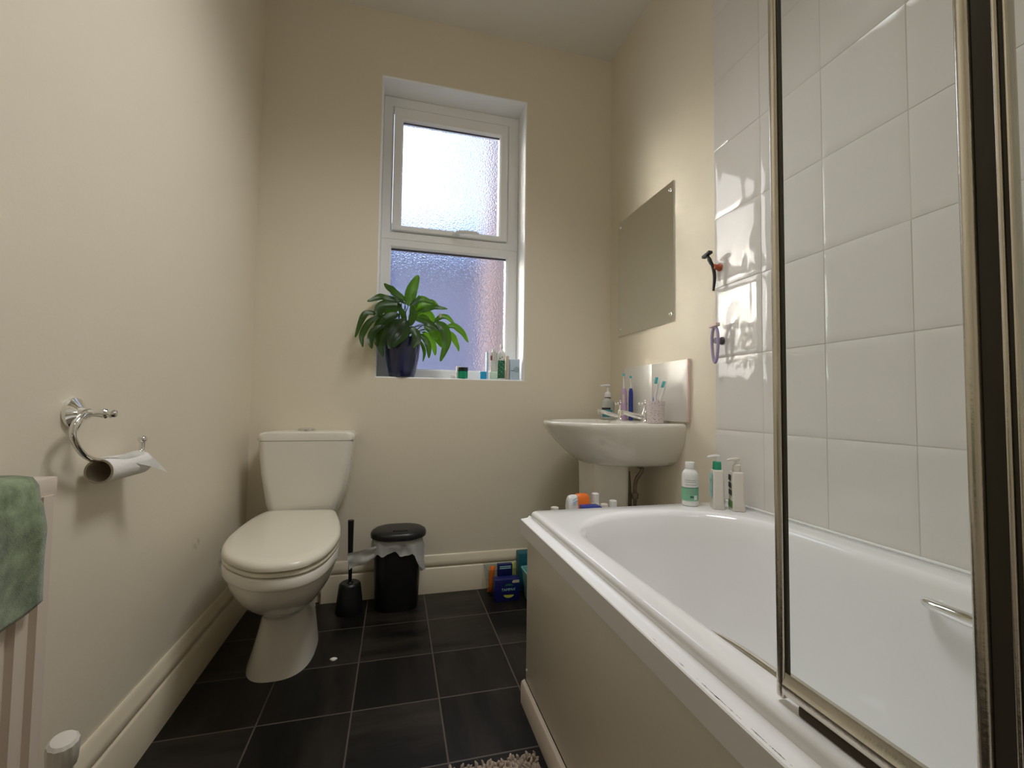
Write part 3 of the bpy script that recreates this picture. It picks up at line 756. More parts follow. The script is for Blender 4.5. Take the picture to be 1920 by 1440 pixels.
for z0, z1 in ((.062, .072), (.076, .082)):
    rows = [bm.verts.new(v) for v in ((.654, 1.5765, UZ + z0), (.674, 1.5765, UZ + z0 + .012), (.674, 1.5768, UZ + z1 + .012), (.654, 1.5768, UZ + z1))]; bm.faces.new(rows)
finish('label_wave', bm, M['paleblue'], t)
bm = BM(); box(bm, .655, .722, 1.470, 1.520, UZ, UZ + .078, .002)
solo('carton', bm, M['blue'], (.69, 1.495, UZ), 'small deep blue carton in front of the orange-capped stick', 'carton')
def capped(x, y, r, h, label, mcap=M['white']):
    t = thing('capped_bottle', label, 'bottle', (x, y, UZ), 'white caps behind the bath end')
    bm = BM(); lathe(bm, (x, y, UZ), [(r * 1.15, 0), (r * 1.15, h * .6), (r * .9, h * .66)], n=20); finish('bottle_body', bm, M['offwhite'], t)
    bm = BM(); lathe(bm, (x, y, UZ + h * .64), [(r, 0), (r, h * .33), (r * .8, h * .36)], n=20); finish('cap', bm, mcap, t)
capped(.757, 1.60, .0145, .100, 'tallest white capped bottle right of the orange-capped stick')
capped(.785, 1.58, .0145, .062, 'flat grey-white cap between two white capped bottles', M['offwhite'])
capped(.822, 1.58, .0150, .074, 'short white cap nearest the pipe under the basin')
capped(.590, 1.60, .0150, .054, 'low whitish lid just showing at the bath corner', M['offwhite'])
# ================================================================== TOILET
wc = thing('toilet', 'white close-coupled toilet with ivory lid closed in the left corner', 'toilet', (-.35, 1.75, 0))
ctrl = [(-.296, 1.322), (-.240, 1.338), (-.199, 1.392), (-.178, 1.48), (-.170, 1.576), (-.176, 1.66), (-.188, 1.75), (-.212, 1.87), (-.229, 1.932), (-.262, 1.953), (-.358, 1.966), (-.455, 1.978), (-.490, 1.958),
        (-.508, 1.88), (-.515, 1.80), (-.516, 1.71), (-.512, 1.62), (-.493, 1.515), (-.458, 1.436), (-.401, 1.368), (-.350, 1.332)]
outl = [Vector((p.x, p.y)) for p in catmull([(x, y, 0) for x, y in ctrl], 4, True)]
NO = len(outl)
cen = Vector((-.345, 1.66))
def sc(k, z, dy=0, ky=None):
    ky = k if ky is None else ky
    return [((p.x - cen.x) * k + cen.x, (p.y - cen.y) * ky + cen.y + dy, z) for p in outl]
neck = []
for p in outl:      # matching loop on the foot's neck, by direction from the centre
    a = math.atan2(p.y - cen.y, p.x - cen.x); neck.append(a)
def foot_loop(cx, cy, hw, yf, yb, z, pw=2.6):
    out = []
    for a in neck:
        c, s = math.cos(a), math.sin(a); h = (yb - cy) if s > 0 else (cy - yf)
        k = (abs(c / hw) ** pw + abs(s / h) ** pw) ** (-1 / pw); out.append((cx + k * c, cy + k * s, z))
    return out
def blend(A, Bl, k, z): return [(a[0] + (b[0] - a[0]) * k, a[1] + (b[1] - a[1]) * k, z) for a, b in zip(A, Bl)]
rim = sc(.985, 0); nk = foot_loop(-.348, 1.75, .068, 1.585, 1.94, 0)
bm = BM()
L = [foot_loop(-.362, 1.76, .104, 1.588, 1.955, 0), foot_loop(-.362, 1.76, .103, 1.590, 1.955, .012), foot_loop(-.358, 1.76, .092, 1.592, 1.95, .06), foot_loop(-.353, 1.755, .078, 1.592, 1.95, .13), foot_loop(-.349, 1.75, .069, 1.588, 1.945, .185)]
for z, k in ((.200, .97), (.212, .90), (.224, .80), (.240, .67), (.262, .50), (.290, .33), (.320, .20), (.350, .105), (.376, .070)): L.append(blend(rim, nk, k, z))
L += [sc(.972, .3775), sc(.985, .380), sc(.99, .386), sc(.988, .408), sc(.975, .412)]
loft(bm, L); finish('pan', bm, M['ceramic'], wc, smooth=50)
bm = BM(); loft(bm, [sc(.94, .4125), sc(.975, .4145), sc(.99, .418), sc(.99, .424), sc(.975, .4280), sc(.94, .4285)]); finish('seat', bm, M['seat'], wc, smooth=50)
bm = BM(); loft(bm, [sc(.94, .4290), sc(.985, .4305), sc(1, .434), sc(1, .441), sc(.99, .449), sc(.95, .4545), sc(.85, .4565), sc(.5, .4575)]); finish('lid', bm, M['seat'], wc, smooth=50)
bm = BM(); L = []
CXX, CYY = -.352, 2.058
for z, hx, hy, r in ((.395, .110, .065, .03), (.42, .128, .075, .035), (.47, .146, .083, .04), (.53, .160, .087, .035), (.60, .170, .090, .03), (.67, .176, .091, .028), (.727, .179, .092, .026)): L.append(rrect(CXX + (.002 if z > .5 else -.006), CYY, hx, hy, r, z))
loft(bm, L); finish('cistern', bm, M['ceramic'], wc, smooth=50)
bm = BM(); L = []
for z, d in ((.7275, -.004), (.729, .004), (.733, .006), (.750, .005), (.759, -.002), (.763, -.014), (.766, -.05)): L.append(rrect(CXX + .002, CYY, .179 + d, .092 + min(d, 0) + .001, .028, z))
loft(bm, L); finish('cistern_lid', bm, M['ceramic'], wc, smooth=50)
bm = BM(); lathe(bm, (-.362, 2.04, .7655), [(.036, 0), (.036, .006), (.032, .009), (.030, .008), (.029, .010), (.015, .0125), (.0005, .013)], n=28); finish('flush_button', bm, M['chrome'], wc)
bm = BM(); lathe(bm, (-.2795, 1.79, .055), [(.006, -.002), (.006, .001)], (1, -.1, .15), 12); finish('screw_hole', bm, M['grime'], wc)

# ================================================================== TOILET BRUSH
t = thing('toilet_brush', 'black toilet brush in a tapered black holder beside the toilet', 'toilet brush', (-.172, 2.035, 0))
bm = BM(); lathe(bm, (-.172, 2.035, 0), [(.054, 0), (.056, .004), (.052, .05), (.046, .10), (.043, .116), (.036, .122), (.014, .121), (.011, .125)], n=32); finish('holder', bm, M['black'], t)
bm = BM(); tube(bm, [(-.172, 2.035, .10), (-.172, 2.033, .16), (-.173, 2.03, .24), (-.174, 2.025, .385)], [.0065, .0075, .010, .0125], 12); finish('brush_handle', bm, M['black'], t)

# ================================================================== PEDAL BIN
t = thing('waste_bin', 'slim black plastic bin with lid beside the toilet brush', 'bin', (.022, 2.048, 0))
bxc, byc = .022, 2.048
bm = BM(); L = []
for z, hx, hy in ((0, .088, .066), (.006, .091, .069), (.15, .097, .073), (.300, .104, .078)): L.append(rrect(bxc, byc, hx, hy, .062, z))
loft(bm, L); finish('bin_body', bm, M['black'], t, smooth=50)
bm = BM(); L = []
for z, d, r in ((.302, .004, .08), (.305, .010, .08), (.318, .011, .08), (.327, .007, .08), (.334, -.004, .07), (.338, -.03, .05), (.339, -.055, .03)): L.append(rrect(bxc + .003, byc, .108 + d, .086 + d * .8, r + .012, z, 14, 4))
loft(bm, L); lid = finish('bin_lid', bm, M['black'], t, smooth=50)
bm = BM(); box(bm, .000, .062, 1.9855, 2.000, .3340, .3430, .003); finish('lid_grip', bm, M['rubber'], lid)
bm = BM()   # white bag hanging out below the lid
base = rrect(bxc, byc, .1045, .0785, .062, 0, 14, 10); nb = len(base); rows = []
def hang(p):
    ang = math.degrees(math.atan2(p[1] - byc, p[0] - bxc))
    f = max(0, -(p[1] - byc) / .078); u = (p[0] - bxc) / .105
    if p[1] < byc: return .056 + .030 * max(0, u) + (.060 * max(0, u - .55) / .45) + .024 * max(0, (-u - .55) / .45) + .009 * math.sin(u * 9) + .003 * math.sin(u * 19)
    return .07 if u > .4 else .035
for k in range(9):
    row = []
    for i, p in enumerate(base):
        h = hang(p); z = .306 - h * k / 8
        n2 = Vector((p[0] - bxc, (p[1] - byc) * 1.3, 0)).normalized()
        w = noise.noise(Vector((p[0] * 34, p[1] * 34, z * 26))) * .008 * (k / 8) ** .6 + .0025 + .004 * (k / 8) + (.006 * (k / 8) ** 2 if (p[0] - bxc) > .06 else 0)
        row.append(bm.verts.new((p[0] + n2.x * w, p[1] + n2.y * w, z + .004 * noise.noise(Vector((p[0] * 50, p[1] * 50, 3))) * k / 8)))
    rows.append(row)
for a, b in zip(rows, rows[1:]):
    for i in range(nb):
        j = (i + 1) % nb; bm.faces.new((a[i], a[j], b[j], b[i]))
rows = []   # loose corner trailing left over the brush handle
for i in range(15):
    s = i / 14; row = []
    for j in range(9):
        v = j / 8
        top = Vector((-.062 - .122 * s, 1.985 + .012 * s, .283 - .030 * s)); bot = Vector((-.066 - .108 * s, 1.985 + .010 * s, .240 - .062 * s - .010 * math.sin(s * 5)))
        p = top.lerp(bot, v); p.y += .008 * noise.noise(Vector((s * 4, v * 3, 1))) - .004 * math.sin(v * 9 + s * 4)
        row.append(bm.verts.new(p))
    rows.append(row)
for a, b in zip(rows, rows[1:]):
    for j in range(8): bm.faces.new((a[j], a[j + 1], b[j + 1], b[j]))
rows = []   # tail on the right
for i in range(12):
    s = i / 11; row = []
    for j in range(7):
        v = j / 6
        p = Vector((.098 + .030 * v + .016 * s, 1.985 + .05 * v, .262 - .100 * s - .012 * v)); p.x += .006 * noise.noise(Vector((s * 5, v * 4, 8))); p.y += .008 * noise.noise(Vector((s * 5, v * 4, 2)))
        row.append(bm.verts.new(p))
    rows.append(row)
for a, b in zip(rows, rows[1:]):
    for j in range(6): bm.faces.new((a[j], a[j + 1], b[j + 1], b[j]))
finish('bin_liner', bm, M['liner'], t, smooth=80)

# ================================================================== BOXES ON THE FLOOR BY THE BATH
bm = BM()
def tub_loop(x0, x1, y0, y1, z): return [(x0, y0, z), (x1, y0, z), (x1, y1, z), (x0, y1, z)]
loft(bm, [tub_loop(.438, .556, 2.042, 2.118, .001), tub_loop(.424, .572, 2.032, 2.128, .122), tub_loop(.421, .575, 2.029, 2.131, .124), tub_loop(.426, .570, 2.034, 2.126, .123), tub_loop(.440, .554, 2.044, 2.116, .004)], True, True)
solo('plastic_tub', bm, M['clear_plastic'], (.497, 2.08, 0), 'clear plastic tub of packets against the skirting by the bath', 'tub', smooth=30)
t = thing('tampon_box', 'navy blue lettered carton on the floor in front of the clear tub', 'carton', (.505, 1.995, 0))
bm = BM(); box(bm, .448, .562, 1.975, 2.024, 0, .096, .0015); finish('carton', bm, M['navy_card'], t)
def flat_ellipse(bm, cx, cz, rx, rz, y, mi=0, n=24, a0=0, a1=360):
    c = [bm.verts.new((cx + rx * math.cos(R(a0 + (a1 - a0) * i / n)), y, cz + rz * math.sin(R(a0 + (a1 - a0) * i / n)))) for i in range(n)]
    bm.faces.new(c).material_index = mi
bm = BM(); flat_ellipse(bm, .512, .030, .024, .014, 1.9742, 0, 24, 180, 360); finish('printed_swoosh', bm, M['lime'], t, smooth=0)
bm = BM(); flat_ellipse(bm, .512, .068, .020, .010, 1.9742, 0, 24, 0, 180); finish('printed_swoosh', bm, M['darkgreen'], t, smooth=0)
bm = BM(); bm.faces.new([bm.verts.new(v) for v in ((.530, 1.9742, .080), (.560, 1.9742, .080), (.560, 1.9742, .093), (.533, 1.9742, .093), (.526, 1.9742, .086))])
finish('printed_flash', bm, M['beige'], t, smooth=0)
text_obj('TAMPAX', .0165, (.510, 1.9740, .052), (R(90), 0, 0), M['aqua_lbl'], t)
bm = BM(); box(bm, .478, .548, 2.050, 2.075, .006, .138, .0015)
t2 = solo('leaflet_box', bm, M['navy_card'], (.513, 2.06, .006), 'dark blue lettered box standing inside the clear tub', 'carton')
for k in range(2):
    bm = BM(); box(bm, .486, .540, 2.0490, 2.0500, .118 + k * .008, .122 + k * .008); finish('printed_line', bm, M['aqua_lbl'], t2)
def packet(name, x, y, z, hx, hy, hz, mat, label, rz):
    bm = BM(); L = []
    for s, k in ((-1, .05), (-.9, .5), (-.6, .9), (0, 1), (.6, .9), (.9, .5), (1, .05)): L.append([(hx * math.cos(a), hy * k * math.sin(a), hz * s) for a in [2 * math.pi * i / 16 for i in range(16)]])
    loft(bm, L); bmesh.ops.transform(bm, matrix=Matrix.Translation((x, y, z)) @ Matrix.Rotation(R(rz), 4, 'Y'), verts=bm.verts)
    solo(name, bm, mat, (x, y, z - hz), label, 'packet', smooth=50)
packet('orange_packet', .452, 2.075, .066, .013, .010, .060, M['orange'], 'small orange packet at the left inside the clear tub', 6)
packet('lime_packet', .5555, 2.085, .069, .0085, .012, .062, M['lime'], 'narrow lime yellow packet at the right inside the clear tub', 4)
cr = thing('aqua_crate', 'pale aqua plastic crate on the floor beside the bath panel', 'crate', (.69, 1.84, 0))
bm = BM()
def cl(d, z): return rrect(.688, 1.85, .105 + d, .170 + d, .012, z)
loft(bm, [cl(-.012, .001), cl(-.010, .004), cl(0, .125), cl(.004, .127), cl(.004, .134), cl(-.001, .134), cl(-.014, .010)], True, True); finish('crate_shell', bm, M['aqua'], cr, smooth=40)
bm = BM(); box(bm, .585, .700, 2.062, 2.125, 0, .176, .002)
t = solo('teal_carton', bm, M['teal_card'], (.64, 2.09, 0), 'dark teal carton standing against the skirting behind the aqua crate', 'carton')
bm = BM(); box(bm, .625, .680, 2.0610, 2.0622, .10, .155); finish('printed_patch', bm, M['aqua_lbl'], t)
bm = BM(); box(bm, .622, .690, 2.0610, 2.0622, .070, .080); finish('printed_stripe', bm, M['white'], t)
bm = BM()
L = []
for z, k in ((.0003, 1), (.004, .9), (.007, .4)): L.append([(-.188 + k * (.011 + .003 * math.sin(3 * a)) * math.cos(a), 1.672 + k * .008 * math.sin(a), z) for a in [2 * math.pi * i / 14 for i in range(14)]])
loft(bm, L); solo('paper_scrap', bm, M['crumb'], (-.188, 1.672, 0), 'tiny white scrap on the dark floor right of the toilet foot', 'scrap')

# ================================================================== BATH MAT
mt = thing('bath_mat', 'beige shaggy bath mat on the floor against the bath panel', 'bath mat', (.15, .95, 0))
bm = BM(); box(bm, -.18, .362, .62, 1.104, .001, .008, .003); finish('backing', bm, M['mat_pile'], mt)
bm = BM(); rg = random.Random(5)
for i in range(2600):
    x = rg.uniform(-.175, .358); y = .625 + (1.100 - .625) * rg.random() ** .6; h = rg.uniform(.008, .017); r = rg.uniform(.0035, .0055)
    dx, dy = rg.uniform(-.006, .006), rg.uniform(-.006, .006)
    L = [circ((x, y, .006), r, 5), circ((x + dx * .5, y + dy * .5, .006 + h * .7), r * .9, 5), circ((x + dx, y + dy, .006 + h), r * .4, 5)]
    loft(bm, L, False, True)
o = finish('pile', bm, M['mat_pile'], mt, smooth=80); o['kind'] = 'stuff'

# ================================================================== RADIATOR AND TOWEL
rd = thing('radiator', 'cream fluted radiator on the left wall under a green towel', 'radiator', (-.56, .50, .14))
bm = BM(); pts = []
y = .08
prof = []
PER = .0405
k = 0
while y < .888:
    for f, d in ((0, 0), (.20, 0), (.26, .009), (.80, .009), (.86, 0)):
        yy = y + f * PER
        if yy < .888: prof.append((-.5365 + d, yy))
    y += PER
prof.append((-.5365, .890))
lo = [[(x, yy, z) for x, yy in prof] + [(-.588, .890, z), (-.588, .08, z)] for z in (.14, .735)]
loft(bm, lo); finish('radiator_panel', bm, M['cream'], rd, smooth=25)
bm = BM(); box(bm, -.590, -.530, .06, .893, .731, .763, .003); finish('top_cover', bm, M['cream'], rd)
for y in (.20, .75):
    bm = BM(); box(bm, XL + .001, -.5885, y - .02, y + .02, .25, .68); finish('wall_bracket', bm, M['cream'], rd)
rv = thing('radiator_valve', 'white ribbed thermostatic valve low on the left wall by the radiator', 'valve', (-.555, .985, 0))
bm = BM()
ax = Vector((.15, -.25, 1)).normalized(); L = []
u, v = frame_of(ax)
for r, h in ((.014, -.038), (.018, -.034), (.021, -.028), (.0225, .006), (.0215, .018), (.017, .023), (.006, .025)):
    L.append([Vector((-.556, .985, .268)) + ax * h + (u * math.cos(a) + v * math.sin(a)) * (r + (.0005 * math.cos(12 * a) if r > .02 else 0)) for a in [2 * math.pi * i / 72 for i in range(72)]])
loft(bm, L); finish('valve_head', bm, M['offwhite'], rv, smooth=30)
bm = BM(); tube(bm, [(-.556, .985, .0), (-.558, .99, .205)], .0075, 10, smoothpath=False); lathe(bm, (-.558, .993, .195), [(.012, 0), (.014, .004), (.014, .030), (.011, .036)], n=16)
tube(bm, [(-.558, .985, .222), (-.562, .90, .222), (-.562, .888, .222)], .009, 10); finish('valve_tail', bm, M['offwhite'], rv)

bm = BM(); rows = []
ya, yb_ = .20, .838
prof = [(-.594, .44), (-.596, .60), (-.596, .72), (-.594, .755), (-.586, .7685), (-.572, .7715), (-.548, .7710), (-.530, .7685), (-.5225, .757), (-.5195, .735)]
nf = 26; cols = 60
for k in range(cols + 1):
    s = k / cols; y0 = ya + (yb_ - ya) * s; row = []
    drop = .584 - .02 * max(0, (.838 - y0) / .09) if y0 > .748 else .564 - .012 * math.sin((.748 - y0) * 18)
    drop += .004 * math.sin(y0 * 60)
    pr = [Vector((x, 0, z)) for x, z in prof] + [Vector((-.517, 0, .735 - (.735 - drop) * i / nf)) for i in range(1, nf + 1)]
    for i, p in enumerate(pr):
        fz = max(0, (.735 - p.z)) if i >= len(prof) - 1 else 0
        y = y0 - .004 * math.sin(fz * 24) * max(0, s - .8) * 5
        wav = (.006 * math.sin(y0 * 34 + p.z * 5) + .007 * noise.noise(Vector((y0 * 9, p.z * 9, 0)))) * min(1, fz / .05) + .007 * min(1, fz / .04)
        row.append(bm.verts.new((p.x + wav, y, p.z)))
    rows.append(row)
for a, b in zip(rows, rows[1:]):
    for i in range(len(a) - 1): bm.faces.new((a[i], a[i + 1], b[i + 1], b[i]))
tw = solo('towel', bm, M['towel'], (-.55, .53, .49), 'mottled sage green towel draped over the radiator top', 'towel', smooth=80)
sm = tw.modifiers.new('thick', 'SOLIDIFY'); sm.thickness = .004; sm.offset = 0

# ================================================================== TOILET ROLL HOLDER
th = thing('toilet_roll_holder', 'chrome hook-shaped toilet roll holder on the left wall', 'toilet roll holder', (XL, 1.057, .86))
bm = BM(); lathe(bm, (XL, 1.057, .860), [(.030, 0), (.031, .003), (.030, .007), (.024, .010), (.019, .013), (.013, .016), (.012, .024), (.010, .028)], (1, 0, 0), 32); finish('wall_plate', bm, M['chrome'], th, smooth=40)
bm = BM(); lathe(bm, (XL + .022, 1.057, .860), [(.011, 0), (.0085, .006), (.0065, .014), (.0075, .022), (.0095, .030), (.0100, .034), (.0075, .0375), (.0090, .041), (.0090, .046), (.006, .051), (.0005, .0525)], (1, 0, 0), 24); finish('finial', bm, M['chrome'], th, smooth=40)
AX = -.577
bm = BM()
tube(bm, [(AX - .006, 1.052, .860), (AX, 1.030, .858), (AX, 1.006, .842), (AX, 1.003, .820), (AX, 1.018, .797), (AX, 1.044, .777), (AX, 1.085, .7645), (AX, 1.15, .7625), (AX, 1.215, .763), (AX, 1.234, .768), (AX, 1.238, .780), (AX, 1.238, .790)], .0055, 12)
finish('hook_arm', bm, M['chrome'], th, smooth=60)
bm = BM(); ball(bm, (AX, 1.238, .795), .0095, 10); finish('end_ball', bm, M['chrome'], th)
tr = thing('toilet_roll', 'nearly finished toilet roll with a loose white sheet on the chrome hook', 'toilet roll', (AX, 1.15, .742))
bm = BM(); c = Vector((AX, 1.082, .7425))
lathe(bm, c, [(.0212, 0), (.0248, .0), (.0248, .150), (.0212, .150), (.0212, 0)], (0, 1, 0), 40, False, False); finish('roll_core', bm, M['cardboard'], tr, smooth=40)
bm = BM(); lathe(bm, c + Vector((0, .001, 0)), [(.0249, 0), (.0256, .0), (.0256, .148), (.0249, .148)], (0, 1, 0), 40, False, False); finish('paper_wrap', bm, M['paper'], tr, smooth=40)
bm = BM(); rows = []
for i in range(17):
    s = i / 16; y = c.y + .002 + .150 * s; row = []
    reach = .012 + .064 * s ** 1.25
    for j in range(15):
        a = reach * j / 14
        if a < .022:
            ph = R(100) - a / .0266; x, z = c.x + .0266 * math.cos(ph), c.z + .0266 * math.sin(ph)
        else:
            ph = R(100) - .022 / .0266; e = a - .022
            x = c.x + .0266 * math.cos(ph) + e * .60; z = c.z + .0266 * math.sin(ph) - e * .92
        row.append(bm.verts.new((x, y + .018 * s * (j / 14) ** 2, z + .0015 * math.sin(s * 9 + j * .5))))
    rows.append(row)
for a, b in zip(rows, rows[1:]):
    for j in range(14): bm.faces.new((a[j], a[j + 1], b[j + 1], b[j]))
finish('loose_sheet', bm, mat_thin('thin tissue', (.78, .76, .72), (.7, .68, .62), .35, .9), tr, smooth=80)

# ================================================================== WINDOW SILL: PLANT AND TOILETRIES
SZ = WZ0 + .0005
pl = thing('potted_plant', 'leafy peace lily in a navy glazed pot on the window sill', 'plant', (.022, 2.225, SZ))
bm = BM(); lathe(bm, (.024, 2.205, SZ), [(.046, 0), (.058, .001), (.0605, .004), (.066, .03), (.080, .10), (.0845, .15), (.0875, .183), (.088, .188), (.085, .190), (.082, .187), (.080, .165)], n=48, cap1=False)
finish('pot', bm, M['navy_pot'], pl, smooth=50)
bm = BM(); lathe(bm, (.024, 2.205, SZ + .165), [(.0805, 0), (.05, .004), (.001, .006)], n=32); finish('soil', bm, M['soil'], pl)
LEAVES = [
 ([(0.046, 2.2, 1.359), (0.06, 2.21, 1.435), (0.092, 2.22, 1.519)], 0.057),
 ([(0.033, 2.18, 1.378), (-0.02, 2.167, 1.41), (-0.043, 2.153, 1.425), (-0.069, 2.14, 1.443)], 0.042),
 ([(0.014, 2.15, 1.366), (-0.06, 2.133, 1.374), (-0.095, 2.117, 1.368), (-0.137, 2.1, 1.344)], 0.036),
 ([(0.029, 2.12, 1.353), (-0.015, 2.105, 1.366), (-0.057, 2.09, 1.369)], 0.020),
 ([(-0.1, 2.1, 1.291), (-0.138, 2.09, 1.29), (-0.161, 2.08, 1.246), (-0.182, 2.07, 1.174)], 0.030),
 ([(-0.078, 2.08, 1.281), (-0.125, 2.07, 1.243), (-0.154, 2.06, 1.181), (-0.148, 2.05, 1.13)], 0.030),
 ([(-0.063, 2.09, 1.239), (-0.104, 2.08, 1.205), (-0.116, 2.07, 1.166), (-0.11, 2.06, 1.127)], 0.036),
 ([(0.015, 2.14, 1.348), (-0.059, 2.123, 1.332), (-0.083, 2.107, 1.301), (-0.095, 2.09, 1.259)], 0.061),
 ([(0.001, 2.12, 1.301), (-0.057, 2.107, 1.265), (-0.087, 2.093, 1.208), (-0.088, 2.08, 1.14)], 0.057),
 ([(0.001, 2.12, 1.274), (-0.048, 2.113, 1.217), (-0.075, 2.107, 1.155), (-0.063, 2.1, 1.095)], 0.046),
 ([(0.031, 2.12, 1.28), (0.002, 2.11, 1.231), (-0.026, 2.1, 1.182), (-0.035, 2.09, 1.132)], 0.053),
 ([(0.038, 2.11, 1.271), (0.028, 2.1, 1.215), (0.004, 2.09, 1.175), (-0.024, 2.08, 1.139)], 0.053),
 ([(0.057, 2.2, 1.36), (0.1, 2.207, 1.393), (0.14, 2.213, 1.393), (0.177, 2.22, 1.379)], 0.036),
 ([(0.071, 2.24, 1.337), (0.118, 2.247, 1.37), (0.159, 2.253, 1.389), (0.196, 2.26, 1.384)], 0.053),
 ([(0.108, 2.18, 1.327), (0.154, 2.177, 1.35), (0.193, 2.173, 1.354), (0.234, 2.17, 1.348)], 0.028),
 ([(0.08, 2.25, 1.315), (0.12, 2.253, 1.33), (0.152, 2.257, 1.325), (0.186, 2.26, 1.294)], 0.057),
 ([(0.076, 2.15, 1.288), (0.13, 2.14, 1.274), (0.16, 2.13, 1.258), (0.19, 2.12, 1.231)], 0.032),
 ([(0.178, 2.22, 1.291), (0.21, 2.22, 1.319), (0.243, 2.22, 1.313), (0.28, 2.22, 1.282)], 0.030),
 ([(0.18, 2.14, 1.277), (0.214, 2.127, 1.241), (0.226, 2.113, 1.169), (0.197, 2.1, 1.084)], 0.050),
 ([(0.233, 2.2, 1.266), (0.274, 2.2, 1.27), (0.311, 2.2, 1.242), (0.344, 2.2, 1.194)], 0.034),
 ([(0.232, 2.22, 1.253), (0.261, 2.22, 1.226), (0.282, 2.22, 1.194), (0.299, 2.22, 1.149)], 0.036),
 ([(0.125, 2.18, 1.265), (0.168, 2.173, 1.238), (0.195, 2.167, 1.199), (0.211, 2.16, 1.159)], 0.061),
 ([(0.121, 2.25, 1.243), (0.15, 2.253, 1.217), (0.176, 2.257, 1.177), (0.185, 2.26, 1.128)], 0.038),
 ([(0.101, 2.15, 1.215), (0.13, 2.143, 1.188), (0.144, 2.137, 1.149), (0.146, 2.13, 1.1)], 0.032),
 ([(0.103, 2.18, 1.192), (0.121, 2.173, 1.156), (0.127, 2.167, 1.124), (0.12, 2.16, 1.086)], 0.018),
 ([(0.051, 2.2, 1.296), (0.074, 2.207, 1.347), (0.085, 2.213, 1.385), (0.099, 2.22, 1.421)], 0.024),
 ([(0.057, 2.12, 1.251), (0.067, 2.113, 1.296), (0.063, 2.107, 1.318), (0.055, 2.1, 1.343)], 0.040),
 ([(0.058, 2.12, 1.243), (0.076, 2.11, 1.216), (0.088, 2.1, 1.18), (0.07, 2.09, 1.14)], 0.044),
 ([(0.035, 2.14, 1.261), (0.023, 2.133, 1.297), (0.008, 2.127, 1.326), (-0.004, 2.12, 1.354)], 0.030),
 ([(0.017, 2.15, 1.265), (-0.02, 2.147, 1.247), (-0.049, 2.143, 1.222), (-0.07, 2.14, 1.186)], 0.061),
 ([(0.032, 2.14, 1.253), (-0.001, 2.133, 1.211), (-0.026, 2.127, 1.171), (-0.047, 2.12, 1.154)], 0.057),
 ([(0.0, 2.19, 1.346), (-0.03, 2.19, 1.321), (-0.051, 2.19, 1.288), (-0.058, 2.19, 1.24)], 0.048),
 ([(0.09, 2.2, 1.298), (0.121, 2.2, 1.3), (0.141, 2.2, 1.277), (0.154, 2.2, 1.237)], 0.044),
]
bm = BM(); rg = random.Random(11)
bs = BM()
for pts, wd in LEAVES:
    P = catmull([Vector(p) for p in pts], 8); n = len(P)
    P0 = P[0]
    root = Vector((.022 + rg.uniform(-.03, .03), 2.205 + rg.uniform(-.03, .03), SZ + .168))
    mid = root.lerp(P0, .55) + Vector(((root.x - P0.x) * .15, 0, .02))
    tube(bs, [root, mid, P0, P[2]], [.0028, .0022, .0018, .0012], 6, 6)
    # blade: cross direction mostly facing the room, with a folded midrib
    rows = []; tw = rg.uniform(-.5, .5)
    for i in range(n):
        t = i / (n - 1)
        d = (P[min(i + 1, n - 1)] - P[max(i - 1, 0)]).normalized()
        view = Vector((tw * .5, -1, .35)).normalized()
        s = d.cross(view).normalized(); nn = s.cross(d).normalized()
        w = wd * .5 * (math.sin(math.pi * min(1, t * .94 + .03) ** .82) ** .8) * (1 if t < .97 else .6)
        w = max(w, .0006)
        rip = .0025 * math.sin(t * 13 + tw * 6)
        rows.append([bm.verts.new(P[i] + s * w * f + nn * (abs(f) * w * .28 + rip * abs(f))) for f in (-1, -.55, 0, .55, 1)])
    for a, b in zip(rows, rows[1:]):
        for j in range(4): bm.faces.new((a[j], a[j + 1], b[j + 1], b[j]))
fo = finish('foliage', bm, M['leaf'], pl, smooth=80); fo['kind'] = 'stuff'
finish('leaf_stalks', bs, M['stem'], pl, smooth=80)
bm = BM(); L = []
for z, r in ((0, .001), (.008, .006), (.018, .008), (.028, .005), (.036, .0008)): L.append([(.204 + r * math.cos(a), 2.222 + r * .7 * math.sin(a), 1.306 + z) for a in [2 * math.pi * i / 12 for i in range(12)]])
loft(bm, L); tube(bm, [(.03, 2.21, SZ + .17), (.10, 2.22, 1.25), (.18, 2.222, 1.28), (.204, 2.222, 1.308)], .0016, 6); finish('white_flower', bm, M['spathe'], pl, smooth=60)

def jar(x, y, r, h, hl):
    t = thing('cosmetic_jar', 'small green glass jar with black lid on the window sill', 'jar', (x, y, SZ))
    bm = BM(); lathe(bm, (x, y, SZ), [(r * .9, 0), (r, .003), (r, h - .003), (r * .9, h)], n=28); finish('jar_body', bm, M['jar_green'], t)
    bm = BM(); lathe(bm, (x, y, SZ + h), [(r * 1.03, 0), (r * 1.05, .001), (r * 1.05, hl - .001), (r * .98, hl)], n=28); finish('jar_lid', bm, M['black'], t)
jar(.316, 2.178, .0245, .037, .018)
bm = BM(); ball(bm, (.266, 2.180, SZ + .0105), .0105, 8); solo('cotton_ball', bm, M['paper'], (.266, 2.180, SZ), 'tiny round white ball on the sill left of the green jar', 'ball')
bm = BM(); lathe(bm, (.300, 2.225, SZ), [(.011, 0), (.012, .002), (.012, .062), (.010, .065), (.0005, .066)], n=20); solo('white_tube', bm, M['offwhite'], (.300, 2.225, SZ), 'short whitish stick peeping out behind the green jar', 'tube')
t = thing('blue_tub', 'small bright blue round tub on the sill beside the clear bottle', 'tub', (.418, 2.175, SZ))
bm = BM(); lathe(bm, (.418, 2.175, SZ), [(.0145, 0), (.0155, .001), (.0155, .020), (.0140, .021)], n=24); finish('tub_body', bm, M['cyan'], t)
